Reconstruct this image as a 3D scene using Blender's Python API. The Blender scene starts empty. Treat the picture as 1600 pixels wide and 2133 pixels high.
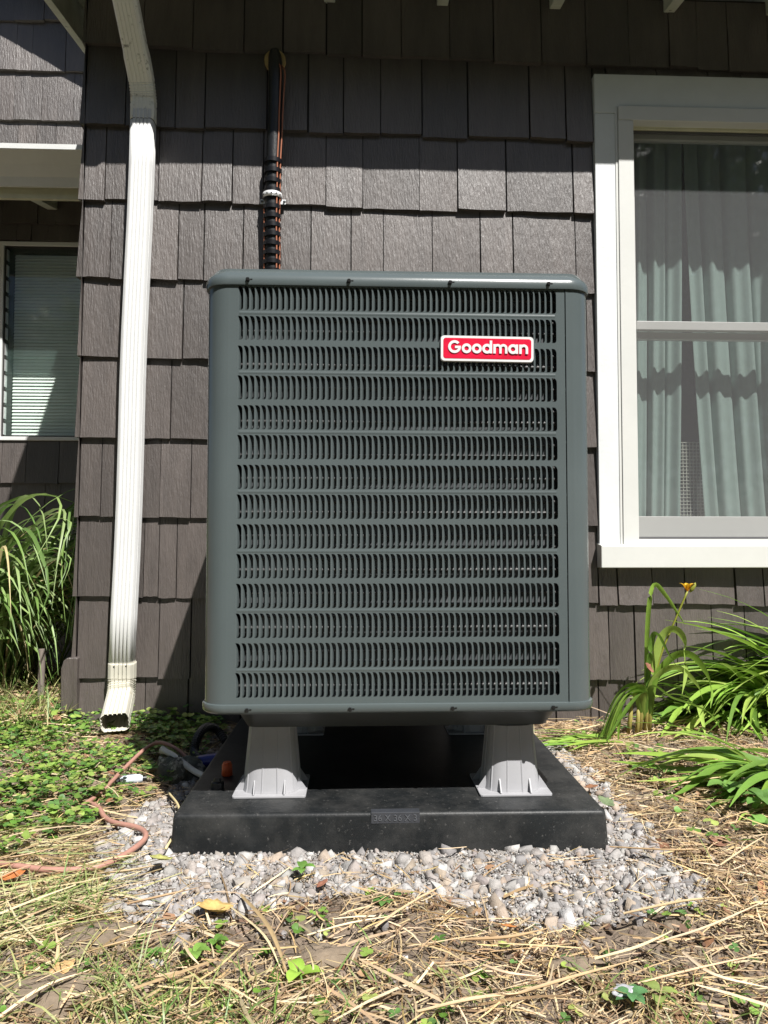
import bpy, math, random
import numpy as np
from mathutils import Vector, Matrix
R = math.radians
random.seed(7)
rng = np.random.default_rng(11)
scene = bpy.context.scene
col = scene.collection

# ------------------------------------------------------------------ camera
CAM = Vector((0.0, 0.0, 0.645))
YAW, PITCH, FPX = 0.042, R(2.41), 1602.0
cam_d = bpy.data.cameras.new('camera')
cam = bpy.data.objects.new('camera', cam_d)
col.objects.link(cam)
cam.location = CAM
cam.rotation_euler = (math.pi / 2 + PITCH, 0, -YAW)
cam_d.sensor_fit = 'VERTICAL'
cam_d.sensor_height = 36.0
cam_d.lens = 36.0 * FPX / 2133.0
cam_d.clip_start = 0.02
cam_d.clip_end = 600.0
scene.camera = cam
scene.render.resolution_x, scene.render.resolution_y = 768, 1024

# ------------------------------------------------------------------ light
LIGHT = Vector((-0.33, 0.66, -1.0)).normalized()      # direction the sunlight travels
elev = math.asin(-LIGHT.z)
azim = math.atan2(-LIGHT.x, -LIGHT.y)
w = bpy.data.worlds.new('World')
scene.world = w
w.use_nodes = True
nt = w.node_tree
sky = nt.nodes.new('ShaderNodeTexSky')
sky.sky_type = 'NISHITA'
sky.sun_disc = False
sky.sun_elevation = elev
sky.sun_rotation = azim
nt.links.new(sky.outputs[0], nt.nodes['Background'].inputs[0])
nt.nodes['Background'].inputs[1].default_value = 0.05
sun_d = bpy.data.lights.new('sun', 'SUN')
sun_d.energy = 5.0
sun_d.angle = R(0.5)
sun_d.color = (1.0, 0.97, 0.925)
sun = bpy.data.objects.new('sun', sun_d)
col.objects.link(sun)
sun.location = (3, -6, 9)
sun.rotation_euler = LIGHT.to_track_quat('-Z', 'Y').to_euler()
scene.view_settings.view_transform = 'Standard'
scene.view_settings.look = 'None'
scene.view_settings.exposure = 0.74
scene.view_settings.gamma = 1.0

# ------------------------------------------------------------------ measuring helpers (photo pixel + known depth -> metres)
_cy, _sy, _cp, _sp = math.cos(YAW), math.sin(YAW), math.cos(PITCH), math.sin(PITCH)
FWD = Vector((_sy * _cp, _cy * _cp, _sp))
RGT = Vector((_cy, -_sy, 0))
UPV = RGT.cross(FWD)
def ray(px, py):
    return FWD + RGT * ((px - 800.0) / FPX) + UPV * ((1066.5 - py) / FPX)
def at(px, py, y):
    d = ray(px, py)
    return CAM + d * (y / d.y)
def gnd(px, py, z=0.0):
    d = ray(px, py)
    return CAM + d * ((z - CAM.z) / d.z)

# ------------------------------------------------------------------ materials
MATS = {}
def mat(name, base, rough=0.6, var=0.12, scale=18.0, bump=0.0, bscale=60.0, stretch=(1, 1, 1), metal=0.0,
        spec=0.5, objvar=0.0, attr=None, spots=None, spots2=None, coat=0.0, trans=0.0, detail=6.0):
    m = bpy.data.materials.new(name)
    m.use_nodes = True
    n, l = m.node_tree.nodes, m.node_tree.links
    b = n['Principled BSDF']
    b.inputs['Roughness'].default_value = rough
    b.inputs['Metallic'].default_value = metal
    b.inputs['Specular IOR Level'].default_value = spec
    if coat:
        b.inputs['Coat Weight'].default_value = coat
        b.inputs['Coat Roughness'].default_value = 0.15
    tc = n.new('ShaderNodeTexCoord')
    mp = n.new('ShaderNodeMapping')
    mp.inputs['Scale'].default_value = stretch
    l.new(tc.outputs['Object'], mp.inputs['Vector'])
    vec = mp.outputs['Vector']
    oi = None
    if objvar:
        oi = n.new('ShaderNodeObjectInfo')
        ad = n.new('ShaderNodeVectorMath'); ad.operation = 'ADD'
        mu = n.new('ShaderNodeVectorMath'); mu.operation = 'SCALE'
        cx = n.new('ShaderNodeCombineXYZ')
        for i in range(3): l.new(oi.outputs['Random'], cx.inputs[i])
        l.new(cx.outputs[0], mu.inputs[0]); mu.inputs['Scale'].default_value = 37.0
        l.new(vec, ad.inputs[0]); l.new(mu.outputs[0], ad.inputs[1])
        vec = ad.outputs[0]
    no = n.new('ShaderNodeTexNoise')
    no.inputs['Scale'].default_value = scale
    no.inputs['Detail'].default_value = detail
    no.inputs['Roughness'].default_value = 0.65
    l.new(vec, no.inputs['Vector'])
    # value multiplier 1 +- var
    mr = n.new('ShaderNodeMapRange')
    mr.inputs['From Min'].default_value = 0.3; mr.inputs['From Max'].default_value = 0.7
    mr.inputs['To Min'].default_value = 1 - var; mr.inputs['To Max'].default_value = 1 + var
    l.new(no.outputs['Fac'], mr.inputs['Value'])
    val = mr.outputs[0]
    if objvar:
        mo = n.new('ShaderNodeMapRange')
        mo.inputs['To Min'].default_value = 1 - objvar; mo.inputs['To Max'].default_value = 1 + objvar
        l.new(oi.outputs['Random'], mo.inputs['Value'])
        mm = n.new('ShaderNodeMath'); mm.operation = 'MULTIPLY'
        l.new(val, mm.inputs[0]); l.new(mo.outputs[0], mm.inputs[1]); val = mm.outputs[0]
    vm = n.new('ShaderNodeVectorMath'); vm.operation = 'SCALE'
    if attr:
        at_ = n.new('ShaderNodeAttribute'); at_.attribute_name = attr
        l.new(at_.outputs['Color'], vm.inputs[0])
    else:
        vm.inputs[0].default_value = base[:3]
    l.new(val, vm.inputs['Scale'])
    out = vm.outputs[0]
    for sp_def in [q for q in (spots, spots2) if q]:      # (colour, scale, threshold, softness, strength)
        sc, ss, th, so, st = sp_def
        n2 = n.new('ShaderNodeTexNoise'); n2.inputs['Scale'].default_value = ss; n2.inputs['Detail'].default_value = 8
        n2.inputs['Roughness'].default_value = 0.7
        l.new(vec, n2.inputs['Vector'])
        r2 = n.new('ShaderNodeMapRange'); r2.inputs['From Min'].default_value = th; r2.inputs['From Max'].default_value = th + so
        r2.inputs['To Max'].default_value = st
        l.new(n2.outputs['Fac'], r2.inputs['Value'])
        mx = n.new('ShaderNodeMix'); mx.data_type = 'RGBA'
        l.new(r2.outputs[0], mx.inputs['Factor']); l.new(out, mx.inputs['A']); mx.inputs['B'].default_value = (*sc, 1)
        out = mx.outputs['Result']
    l.new(out, b.inputs['Base Color'])
    if bump:
        nb = n.new('ShaderNodeTexNoise'); nb.inputs['Scale'].default_value = bscale; nb.inputs['Detail'].default_value = 8
        nb.inputs['Roughness'].default_value = 0.6
        l.new(vec, nb.inputs['Vector'])
        bn = n.new('ShaderNodeBump'); bn.inputs['Strength'].default_value = 1.0; bn.inputs['Distance'].default_value = bump
        l.new(nb.outputs['Fac'], bn.inputs['Height'])
        l.new(bn.outputs[0], b.inputs['Normal'])
    if trans:                       # thin leaves let light through
        o = n['Material Output']
        tr = n.new('ShaderNodeBsdfTranslucent'); l.new(out, tr.inputs['Color'])
        ms = n.new('ShaderNodeMixShader'); ms.inputs[0].default_value = trans
        l.new(b.outputs[0], ms.inputs[1]); l.new(tr.outputs[0], ms.inputs[2]); l.new(ms.outputs[0], o.inputs['Surface'])
    MATS[name] = m
    return m

def glass_mat(name, tint, refl_rough=0.02, refl=0.08, body=0.0, bodycol=(0.5, 0.6, 0.55)):
    m = bpy.data.materials.new(name); m.use_nodes = True
    n, l = m.node_tree.nodes, m.node_tree.links
    n.remove(n['Principled BSDF'])
    tr = n.new('ShaderNodeBsdfTransparent'); tr.inputs[0].default_value = (*tint, 1)
    gl = n.new('ShaderNodeBsdfGlossy'); gl.inputs['Roughness'].default_value = refl_rough
    lw = n.new('ShaderNodeLayerWeight'); lw.inputs['Blend'].default_value = 0.5      # facing: same from both sides of a thin pane
    pw = n.new('ShaderNodeMath'); pw.operation = 'POWER'; pw.inputs[1].default_value = 4.0
    l.new(lw.outputs['Facing'], pw.inputs[0])
    fr = n.new('ShaderNodeMapRange'); fr.inputs['To Min'].default_value = refl; fr.inputs['To Max'].default_value = 1.0 if refl else 0.0
    l.new(pw.outputs[0], fr.inputs['Value'])
    mx = n.new('ShaderNodeMixShader')
    l.new(fr.outputs[0], mx.inputs[0]); l.new(tr.outputs[0], mx.inputs[1]); l.new(gl.outputs[0], mx.inputs[2])
    o = mx.outputs[0]
    if body:
        df = n.new('ShaderNodeBsdfDiffuse'); df.inputs[0].default_value = (*bodycol, 1)
        m2 = n.new('ShaderNodeMixShader'); m2.inputs[0].default_value = body
        l.new(o, m2.inputs[1]); l.new(df.outputs[0], m2.inputs[2]); o = m2.outputs[0]
    l.new(o, n['Material Output'].inputs['Surface'])
    return m

# ------------------------------------------------------------------ object helpers
def tag(o, label=None, cat=None, group=None, kind=None):
    if label: o['label'] = label
    if cat: o['category'] = cat
    if group: o['group'] = group
    if kind: o['kind'] = kind
    return o
def empty(name, loc, label=None, cat=None, group=None):
    o = bpy.data.objects.new(name, None)
    o.empty_display_size = 0.05
    col.objects.link(o); o.location = loc
    return tag(o, label, cat, group)
def world_loc(o):
    p = Vector(o.location)
    while o.parent:
        p = p + o.matrix_parent_inverse.translation
        o = o.parent
        p = p + Vector(o.location)
    return p
def adopt(o, parent):
    if parent is not None:
        o.parent = parent
        o.matrix_parent_inverse = Matrix.Translation(-world_loc(parent))
    return o
def mesh_obj(name, verts, faces, m, parent=None, smooth=False, cols=None, loc=None, bevel=0.0, autosm=None):
    me = bpy.data.meshes.new(name)
    me.from_pydata([tuple(v) for v in verts], [], [tuple(int(i) for i in f) for f in faces])
    if smooth: me.polygons.foreach_set('use_smooth', [True] * len(me.polygons))
    if cols is not None:
        ca = me.color_attributes.new('Col', 'FLOAT_COLOR', 'POINT')
        c4 = np.ones((len(me.vertices), 4), dtype=np.float32); c4[:, :3] = cols
        ca.data.foreach_set('color', c4.ravel())
    if m: me.materials.append(m)
    me.update()
    o = bpy.data.objects.new(name, me)
    col.objects.link(o)
    if loc is not None: o.location = loc
    if bevel:
        bv = o.modifiers.new('bevel', 'BEVEL'); bv.width = bevel; bv.segments = 2; bv.limit_method = 'ANGLE'; bv.angle_limit = R(40)
        bv.harden_normals = False
    if autosm: 
        me.polygons.foreach_set('use_smooth', [True] * len(me.polygons))
        me.set_sharp_from_angle(angle=R(autosm))
    return adopt(o, parent)
def inst(name, mesh, loc, parent=None, rot=None, scale=None):
    o = bpy.data.objects.new(name, mesh); col.objects.link(o); o.location = loc
    if rot is not None: o.rotation_euler = rot
    if scale is not None: o.scale = scale
    return adopt(o, parent)
def np_mesh(name, V, F, m, parent=None, cols=None, smooth=False):
    """V (n,3) F (k,3|4) arrays, fast"""
    me = bpy.data.meshes.new(name)
    V = np.asarray(V, dtype=np.float32); F = np.asarray(F, dtype=np.int32)
    k = F.shape[1]
    me.vertices.add(len(V)); me.vertices.foreach_set('co', V.ravel())
    me.loops.add(F.size); me.loops.foreach_set('vertex_index', F.ravel())
    me.polygons.add(len(F)); me.polygons.foreach_set('loop_start', np.arange(0, F.size, k, dtype=np.int32))
    me.polygons.foreach_set('loop_total', np.full(len(F), k, dtype=np.int32))
    if smooth: me.polygons.foreach_set('use_smooth', np.ones(len(F), dtype=bool))
    me.update(calc_edges=True); me.validate()
    if cols is not None:
        ca = me.color_attributes.new('Col', 'FLOAT_COLOR', 'POINT')
        c4 = np.ones((len(V), 4), dtype=np.float32); c4[:, :3] = cols
        ca.data.foreach_set('color', c4.ravel())
    me.materials.append(m)
    o = bpy.data.objects.new(name, me); col.objects.link(o)
    return adopt(o, parent)

class MB:
    def __init__(s): s.v, s.f = [], []
    def add(s, v, f):
        b = len(s.v); s.v += [Vector(p) for p in v]; s.f += [tuple(i + b for i in q) for q in f]; return s
    def box(s, x0, x1, y0, y1, z0, z1, M=None):
        v = [Vector(p) for p in ((x0,y0,z0),(x1,y0,z0),(x1,y1,z0),(x0,y1,z0),(x0,y0,z1),(x1,y0,z1),(x1,y1,z1),(x0,y1,z1))]
        if M is not None: v = [M @ p for p in v]
        return s.add(v, [(0,3,2,1),(4,5,6,7),(0,1,5,4),(1,2,6,5),(2,3,7,6),(3,0,4,7)])
    def prism(s, poly, d, axis='y'):
        """poly in 2D (a,b); axis y: (x,z) extruded from d[0] to d[1] along y; axis x: (y,z) along x; axis z: (x,y) along z"""
        n = len(poly)
        def P(a, b, t): return (a, t, b) if axis == 'y' else ((t, a, b) if axis == 'x' else (a, b, t))
        v = [P(a, b, d[0]) for a, b in poly] + [P(a, b, d[1]) for a, b in poly]
        f = [tuple(range(n)), tuple(range(2*n-1, n-1, -1))] + [(i, i+n, (i+1) % n + n, (i+1) % n) for i in range(n)]
        return s.add(v, f)
    def loft(s, rings, closed=True, cap0=True, cap1=True):
        n = len(rings[0]); v = [p for r in rings for p in r]; f = []
        for k in range(len(rings)-1):
            for i in range(n if closed else n-1):
                j = (i+1) % n
                f.append((k*n+i, k*n+j, (k+1)*n+j, (k+1)*n+i))
        if cap0: f.append(tuple(range(n-1, -1, -1)))
        if cap1: f.append(tuple((len(rings)-1)*n+i for i in range(n)))
        return s.add(v, f)
    def tube(s, path, r, n=8, cap=True):
        path = [Vector(p) for p in path]; rings = []
        up = Vector((0.13, 0.2, 0.97))
        for i, p in enumerate(path):
            t = (path[min(i+1, len(path)-1)] - path[max(i-1, 0)]).normalized()
            u = t.cross(up)
            if u.length < 0.05: u = t.cross(Vector((1, 0, 0)))
            u.normalize(); v = t.cross(u)
            rr = r[i] if isinstance(r, (list, tuple)) else r
            rings.append([p + u * rr * math.cos(a) + v * rr * math.sin(a) for a in (2*math.pi*k/n for k in range(n))])
        return s.loft(rings, True, cap, cap)
    def build(s, name, m, parent=None, **k): return mesh_obj(name, s.v, s.f, m, parent, **k)

def smoothpath(pts, n=8):
    pts = [Vector(p) for p in pts]; out = []
    P = [pts[0] * 2 - pts[1]] + pts + [pts[-1] * 2 - pts[-2]]
    for i in range(1, len(P) - 2):
        for k in range(n):
            t = k / n
            a, b, c, d = P[i-1], P[i], P[i+1], P[i+2]
            out.append(0.5 * ((2*b) + (c-a)*t + (2*a-5*b+4*c-d)*t*t + (3*b-a-3*c+d)*t**3))
    out.append(pts[-1]); return out

# cheap smooth value noise for numpy placement
def vnoise(x, y, s=1.0, seed=0):
    r = np.random.default_rng(seed); t = 0
    for k in range(6):
        a = r.uniform(0, 2*np.pi); f = s * r.uniform(0.6, 1.7); ph = r.uniform(0, 6.28)
        t = t + np.sin((x*np.cos(a) + y*np.sin(a)) * f * 6.28 + ph + 1.3*np.sin((x*np.sin(a)-y*np.cos(a))*f*4.1+ph*2))
    return t / 6.0
def gz(x, y):
    """height of the ground"""
    x = np.asarray(x, dtype=float); y = np.asarray(y, dtype=float)
    z = 0.010*vnoise(x, y, 1.1, 3) + 0.006*vnoise(x, y, 3.2, 4) - 0.008
    left = np.clip((-0.45 - x) / 0.3, 0, 1) * np.clip((y - 1.3) / 0.6, 0, 1)
    z = z + 0.012 * left
    flat = np.clip(1 - np.maximum(np.abs(x - 0.06) - 0.47, np.abs(y - 2.06) - 0.48) / 0.06, 0, 1)   # pad bed
    return z * (1 - flat) + flat * (-0.006)

# ------------------------------------------------------------------ the materials used
m_shingle = mat('shingle_paint', (0.076, 0.063, 0.057), 0.44, 0.22, 9, 0.0034, 62, (2.6, 2.6, 0.40), objvar=0.24,
                spots=((0.36, 0.33, 0.30), 60, 0.69, 0.04, 0.45), spec=1.0)
m_sheath = mat('wall_sheathing', (0.03, 0.027, 0.025), 0.8)
m_white = mat('white_paint', (0.68, 0.69, 0.68), 0.45, 0.05, 6, 0.0004, 90, spots=((0.45, 0.42, 0.34), 9, 0.66, 0.10, 0.35))
m_trim = mat('wood_trim_paint', (0.64, 0.665, 0.67), 0.5, 0.06, 5, 0.0006, 70, spots=((0.36, 0.34, 0.28), 40, 0.72, 0.04, 0.6))
m_vinyl = mat('white_vinyl', (0.60, 0.605, 0.58), 0.35, 0.04, 5, 0.0002, 60)
m_cream = mat('cream_paint', (0.62, 0.60, 0.44), 0.6, 0.10, 12, 0.0006, 60, spots=((0.15, 0.13, 0.08), 30, 0.68, 0.06, 0.6))
m_soffit = mat('weathered_white_paint', (0.55, 0.58, 0.50), 0.6, 0.2, 10, 0.001, 50, spots=((0.12, 0.12, 0.10), 26, 0.62, 0.05, 0.7))
m_spout = mat('white_aluminium', (0.70, 0.705, 0.70), 0.5, 0.03, 7, spots=((0.50, 0.46, 0.33), 60, 0.70, 0.06, 0.4))
m_spout_dirty = mat('stained_white_aluminium', (0.76, 0.76, 0.72), 0.42, 0.06, 9, 0.0003, 60, spots=((0.06, 0.055, 0.04), 34, 0.57, 0.10, 0.85))
m_spout_old = mat('yellowed_white_aluminium', (0.55, 0.53, 0.45), 0.45, 0.08, 9, 0.0003, 60, spots=((0.42, 0.36, 0.22), 18, 0.58, 0.12, 0.7))
m_ac = mat('grey_green_cabinet_paint', (0.081, 0.099, 0.101), 0.26, 0.07, 3, 0.00012, 220, spec=0.5, coat=0.15)
m_ac_in = mat('black_interior', (0.012, 0.013, 0.014), 0.6, 0.1)
m_pan = mat('base_pan_paint', (0.05, 0.055, 0.053), 0.4, 0.1, 10)
m_coil = mat('coil_fins', (0.10, 0.106, 0.112), 0.36, 0.4, 30, 0.0016, 55, (1, 1, 0.25), metal=0.4)
m_tube = mat('coil_tube', (0.07, 0.07, 0.07), 0.5, 0.15, 40, metal=0.2)
m_screw = mat('black_screw', (0.02, 0.02, 0.02), 0.3, 0.1, metal=0.4)
m_red = mat('red_enamel', (0.62, 0.012, 0.045), 0.22, 0.10, 25, 0.0012, 32, (1, 1, 2), coat=0.3)
m_badge = mat('chrome_badge', (0.86, 0.86, 0.86), 0.28, 0.04, 20, metal=0.25)
m_pad = mat('black_plastic_pad', (0.010, 0.0115, 0.0125), 0.45, 0.25, 8, 0.0005, 160, spots=((0.24, 0.23, 0.215), 9, 0.42, 0.50, 0.22), spots2=((0.36, 0.35, 0.33), 120, 0.60, 0.14, 0.30), spec=0.3)
m_padtag = mat('black_plastic_tag', (0.040, 0.043, 0.050), 0.38, 0.15, 30)
m_riser = mat('grey_plastic', (0.33, 0.33, 0.345), 0.5, 0.05, 12, 0.0002, 90)
m_foam = mat('black_foam_insulation', (0.012, 0.013, 0.015), 0.38, 0.2, 30, 0.0012, 90, (1, 1, 0.4))
m_tape = mat('black_tape', (0.008, 0.008, 0.010), 0.3, 0.15, 40)
m_copper = mat('copper_coloured_wire', (0.36, 0.135, 0.075), 0.38, 0.1, 30)
m_galv = mat('galvanised_steel', (0.72, 0.73, 0.74), 0.35, 0.15, 60, metal=0.35)
m_putty = mat('tan_foam_sealant', (0.45, 0.33, 0.15), 0.8, 0.2, 40, 0.003, 60)
m_glass = glass_mat('window_glass', (0.94, 0.97, 0.96), 0.02, 0.11)
m_jal = glass_mat('louvre_glass', (0.96, 0.99, 0.975), 0.05, 0.03, 0.03, (0.40, 0.58, 0.52))
m_screen = glass_mat('insect_screen', (1, 1, 1), 0.5, 0.0, 0.36, (0.17, 0.17, 0.175))
m_curtain = mat('sage_curtain', (0.46, 0.58, 0.54), 0.9, 0.06, 30, 0.0008, 300, trans=0.25)
m_blind = mat('blind_slats', (0.82, 0.83, 0.80), 0.6, 0.04, 10)
m_room = mat('dark_room', (0.03, 0.032, 0.034), 0.9)
m_basket = mat('white_wire_coating', (0.70, 0.70, 0.62), 0.5, 0.05)
m_roof = mat('asphalt_shingle_roof', (0.06, 0.055, 0.05), 0.9, 0.3, 40, 0.003, 80)
m_soil = mat('soil', (0.185, 0.142, 0.105), 0.95, 0.35, 14, 0.012, 60, spots=((0.25, 0.19, 0.12), 26, 0.52, 0.15, 0.6))
def darken_unseen_ground(m):  # unseen ground behind the camera, darkened to cut bounce light on the wall
    n, l = m.node_tree.nodes, m.node_tree.links
    b = n['Principled BSDF']; src = b.inputs['Base Color'].links[0].from_socket
    g = n.new('ShaderNodeNewGeometry'); sx = n.new('ShaderNodeSeparateXYZ'); l.new(g.outputs['Position'], sx.inputs[0])
    r = n.new('ShaderNodeMapRange'); r.inputs['From Min'].default_value = 0.9; r.inputs['From Max'].default_value = 0.4; l.new(sx.outputs['Y'], r.inputs['Value'])
    mx = n.new('ShaderNodeMix'); mx.data_type = 'RGBA'; mx.inputs['B'].default_value = (0.048, 0.060, 0.030, 1)
    l.new(r.outputs[0], mx.inputs['Factor']); l.new(src, mx.inputs['A']); l.new(mx.outputs['Result'], b.inputs['Base Color'])
darken_unseen_ground(m_soil)
m_gravel = mat('limestone_gravel', (0.5, 0.5, 0.5), 0.9, 0.22, 60, 0.002, 220, attr='Col')
m_straw = mat('dry_straw', (0.5, 0.4, 0.2), 0.6, 0.15, 50, attr='Col', trans=0.12)
m_green = mat('green_blades', (0.1, 0.2, 0.05), 0.45, 0.12, 30, attr='Col', trans=0.3)
m_leafy = mat('green_leaves', (0.1, 0.2, 0.05), 0.45, 0.15, 60, attr='Col', trans=0.28, bump=0.0006, bscale=150)
m_dead = mat('dead_leaf', (0.22, 0.10, 0.05), 0.75, 0.3, 50, 0.002, 90, attr='Col', trans=0.1)
m_dust = mat('limestone_dust', (0.30, 0.28, 0.26), 0.95, 0.3, 30, 0.006, 120, spots=((0.19, 0.155, 0.12), 9, 0.52, 0.12, 0.8))
m_clod = mat('dry_soil_clod', (0.20, 0.155, 0.11), 0.95, 0.25, 40, 0.006, 70)
m_flower = mat('yellow_orange_petal', (0.82, 0.46, 0.02), 0.5, 0.12, 60, trans=0.3)
m_bud = mat('flower_bud', (0.28, 0.30, 0.04), 0.5, 0.1, 40, trans=0.2)

# ================================================================== GROUND
YW, YWING = 2.85, 4.2
def build_ground():
    xs = np.concatenate([[-150, -60, -25, -10, -5, -3.5], np.linspace(-2.4, 2.4, 330), [3.5, 5, 10, 25, 60, 150]])
    ys = np.concatenate([[-150, -60, -25, -10, -4, -1.5, 0.0], np.linspace(0.7, 4.4, 300), [6, 12, 30, 90, 200]])
    X, Y = np.meshgrid(xs, ys)
    Z = gz(X, Y)
    near = (np.abs(X) < 2.41) & (Y > 0.69) & (Y < 4.41)
    rough = 0.006*vnoise(X, Y, 7, 8) + 0.004*vnoise(X, Y, 17, 9) + 0.0022*rng.normal(size=X.shape)
    Z = np.where(near, Z + rough, -0.01)
    n, k = len(xs), len(ys)
    V = np.stack([X.ravel(), Y.ravel(), Z.ravel()], 1)
    i, j = np.meshgrid(np.arange(n-1), np.arange(k-1)); a = (j*n + i).ravel()
    F = np.stack([a, a+1, a+n+1, a+n], 1)
    o = np_mesh('ground', V, F, m_soil, smooth=True)
    tag(o, 'brown soil ground in front of the house', 'ground', kind='structure')
build_ground()

# ================================================================== HOUSE
house = empty('house', (0, YW, 0), 'dark brown shingled house wall with white window behind the air conditioner', 'house')
XC = -0.990                       # left corner of the main wall
WX0 = at(1243, 650, YW - 0.03).x  # window casing, outer left edge
WX1 = WX0 + 1.02
WZT = at(1400, 158, YW - 0.03).z
WZB = at(1400, 1180, YW - 0.05).z
XR = 2.3
sh = MB()
sh.box(XC + .004, WX0 + .03, YW, YW + .10, -.1, 2.76)
sh.box(WX0 + .03, WX1 - .03, YW, YW + .10, -.1, WZB + .04)
sh.box(WX0 + .03, WX1 - .03, YW, YW + .10, WZT - .04, 2.76)
sh.box(WX1 - .03, XR, YW, YW + .10, -.1, 2.76)
siding = sh.build('shingle_siding', m_sheath, house)

def shingle(parent, O, U, N, u0, u1, za0, za1, zb0, zb1, thick=0.021):
    """O origin, U along the wall, N outward; butt heights za0/za1 at u0/u1, top heights zb0/zb1"""
    jt = random.uniform(-0.004, 0.005)
    t0 = thick + jt
    tw = random.uniform(-0.0022, 0.0022)
    k = 4; rows = []
    bz = random.uniform(-0.006, 0.006)
    for i in range(k + 1):
        f = i / k; u = u0 + (u1 - u0) * f
        z0 = za0 + (za1 - za0) * f + bz + random.uniform(-0.0016, 0.0016)
        z1 = zb0 + (zb1 - zb0) * f
        tt = t0 + tw * (f * 2 - 1) + random.uniform(-0.0007, 0.0007)
        zm = z0 + (z1 - z0) * 0.5
        rows.append([(u, z0, 0.002), (u, z0, tt), (u, zm, 0.5*tt + 0.0028 + random.uniform(-.0005, .0005)), (u, z1, 0.0045)])
    v = []; f = []
    for r in rows:
        for (u, z, d) in r: v.append(Vector(O) + Vector(U) * u + Vector(N) * d + Vector((0, 0, z)))
    for i in range(k):
        for j in range(3):
            f.append((i*4+j, (i+1)*4+j, (i+1)*4+j+1, i*4+j+1))
    f.append((0, 1, 2, 3)); b = k*4; f.append((b+3, b+2, b+1, b))
    if Vector(U).cross(Vector((0, 0, 1))).dot(Vector(N)) < 0: f = [tuple(reversed(q)) for q in f]
    c = sum(v, Vector()) / len(v)
    return mesh_obj('shingle', [p - c for p in v], f, m_shingle, parent, loc=c)

# courses of the front wall: (left px, y) (right px, y) of the butt line, joints by px
YS = YW - 0.02
COURSES = [
    ((184, -62), (1240, -22), [340, 470, 560, 690, 800, 910, 1010, 1120, 1230, 1340, 1440, 1560]),
    ((184, 92), (1240, 134), [300, 402, 508, 590, 680, 755, 836, 937, 1028, 1128, 1221, 1310, 1394, 1453, 1516, 1600]),
    ((179, 258), (1242, 293), [262, 365, 427, 556, 642, 716, 793, 879, 975, 1103, 1179]),
    ((175, 413), (1240, 447), [219, 330, 421, 484, 549, 679, 756, 874, 953, 1055, 1194]),
    ((175, 576), (1222, 609), [230, 300, 370, 425, 506, 555, 647, 732, 799, 901, 1001, 1070, 1200]),
    ((171, 742), (1222, 772), [253, 381, 440, 520, 600, 720, 800, 900, 1010, 1120]),
    ((171, 909), (1223, 930), [248, 356, 450, 560, 660, 740, 850, 960, 1080, 1170]),
    ((162, 1077), (1227, 1093), [210, 333, 397, 480, 600, 690, 800, 880, 990, 1100]),
    ((158, 1243), (1230, 1257), [235, 299, 330, 367, 430, 520, 640, 760, 850, 960, 1080, 1180, 1287, 1360, 1427, 1532, 1592]),
    ((155, 1411), (1231, 1418), [225, 330, 397, 480, 570, 680, 790, 880, 980, 1090, 1180, 1270, 1324, 1413, 1486, 1555]),
    ((154, 1572), (1231, 1575), [222, 300, 390, 500, 600, 720, 830, 940, 1080, 1160, 1250, 1305, 1385, 1460, 1530]),
]
lines = []
for (a, b, js) in COURSES:
    A, B = at(a[0], a[1], YS), at(b[0], b[1], YS)
    s = (B.z - A.z) / (B.x - A.x)
    lines.append((A.x, A.z, s))
def zline(i, x): x0, z0, s = lines[i]; return z0 + s * (x - x0)
lines.insert(0, (lines[0][0], lines[0][1] + 0.27, lines[0][2]))
for ci, (a, b, js) in enumerate(COURSES):
    i = ci + 1
    ym = 0.5 * (a[1] + COURSES[max(ci-1, 0)][0][1])
    us = [XC] + [at(p, ym + 10, YS).x for p in js if at(p, ym, YS).x > XC + 0.03]
    # go on past the frame to the end of the wall
    while us[-1] < XR - 0.2: us.append(us[-1] + random.uniform(0.1, 0.22))
    us[-1] = XR
    # a joint at the window casing
    if WZB < zline(i-1, WX0) and zline(i, WX0) < WZT:
        us = sorted(set([u for u in us if abs(u - WX0) > 0.012 and abs(u - WX1) > .012] + [WX0 - 0.001, WX1 + 0.001]))
    for u0, u1 in zip(us[:-1], us[1:]):
        g = random.choice([random.uniform(.0015, .003), random.uniform(.003, .0062)])
        v0, v1 = u0 + g * 0.6, u1 - g * 0.6
        za = [zline(i, v0), zline(i, v1)]
        zb = [zline(i-1, v0) + 0.006, zline(i-1, v1) + 0.006]
        if (v0 + v1) / 2 > WX0 and (v0 + v1) / 2 < WX1:
            if za[0] < WZT < zb[0]: za = [WZT + .002, WZT + .002]
            elif za[0] < WZB < zb[0]: zb = [WZB + .02, WZB + .02]
            elif za[0] >= WZB - .01 and zb[0] <= WZT + .01: continue
        if zb[0] > 2.75: zb = [2.75, 2.75]
        if za[0] > 2.7: continue
        shingle(siding, (0, YW, 0), (1, 0, 0), (0, -1, 0), v0, v1, za[0], za[1], zb[0], zb[1])
# the return wall round the corner (faces left)
ret = MB().box(XC + .004, XC + .10, YW + .102, YWING - .002, -.1, 2.9).build('side_wall', m_sheath, house)
for k in range(10):
    z0 = zline(k + 1, XC); z1 = zline(k, XC) + .006
    if z1 > 2.85: continue
    u = -.021
    while u < 1.3:
        u2 = min(u + random.uniform(.12, .24), 1.32)
        shingle(ret, (XC + .002, YW, 0), (0, 1, 0), (-1, 0, 0), u + .001, u2 - .001, z0, z0, z1, z1)
        u = u2 + .0015
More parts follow.
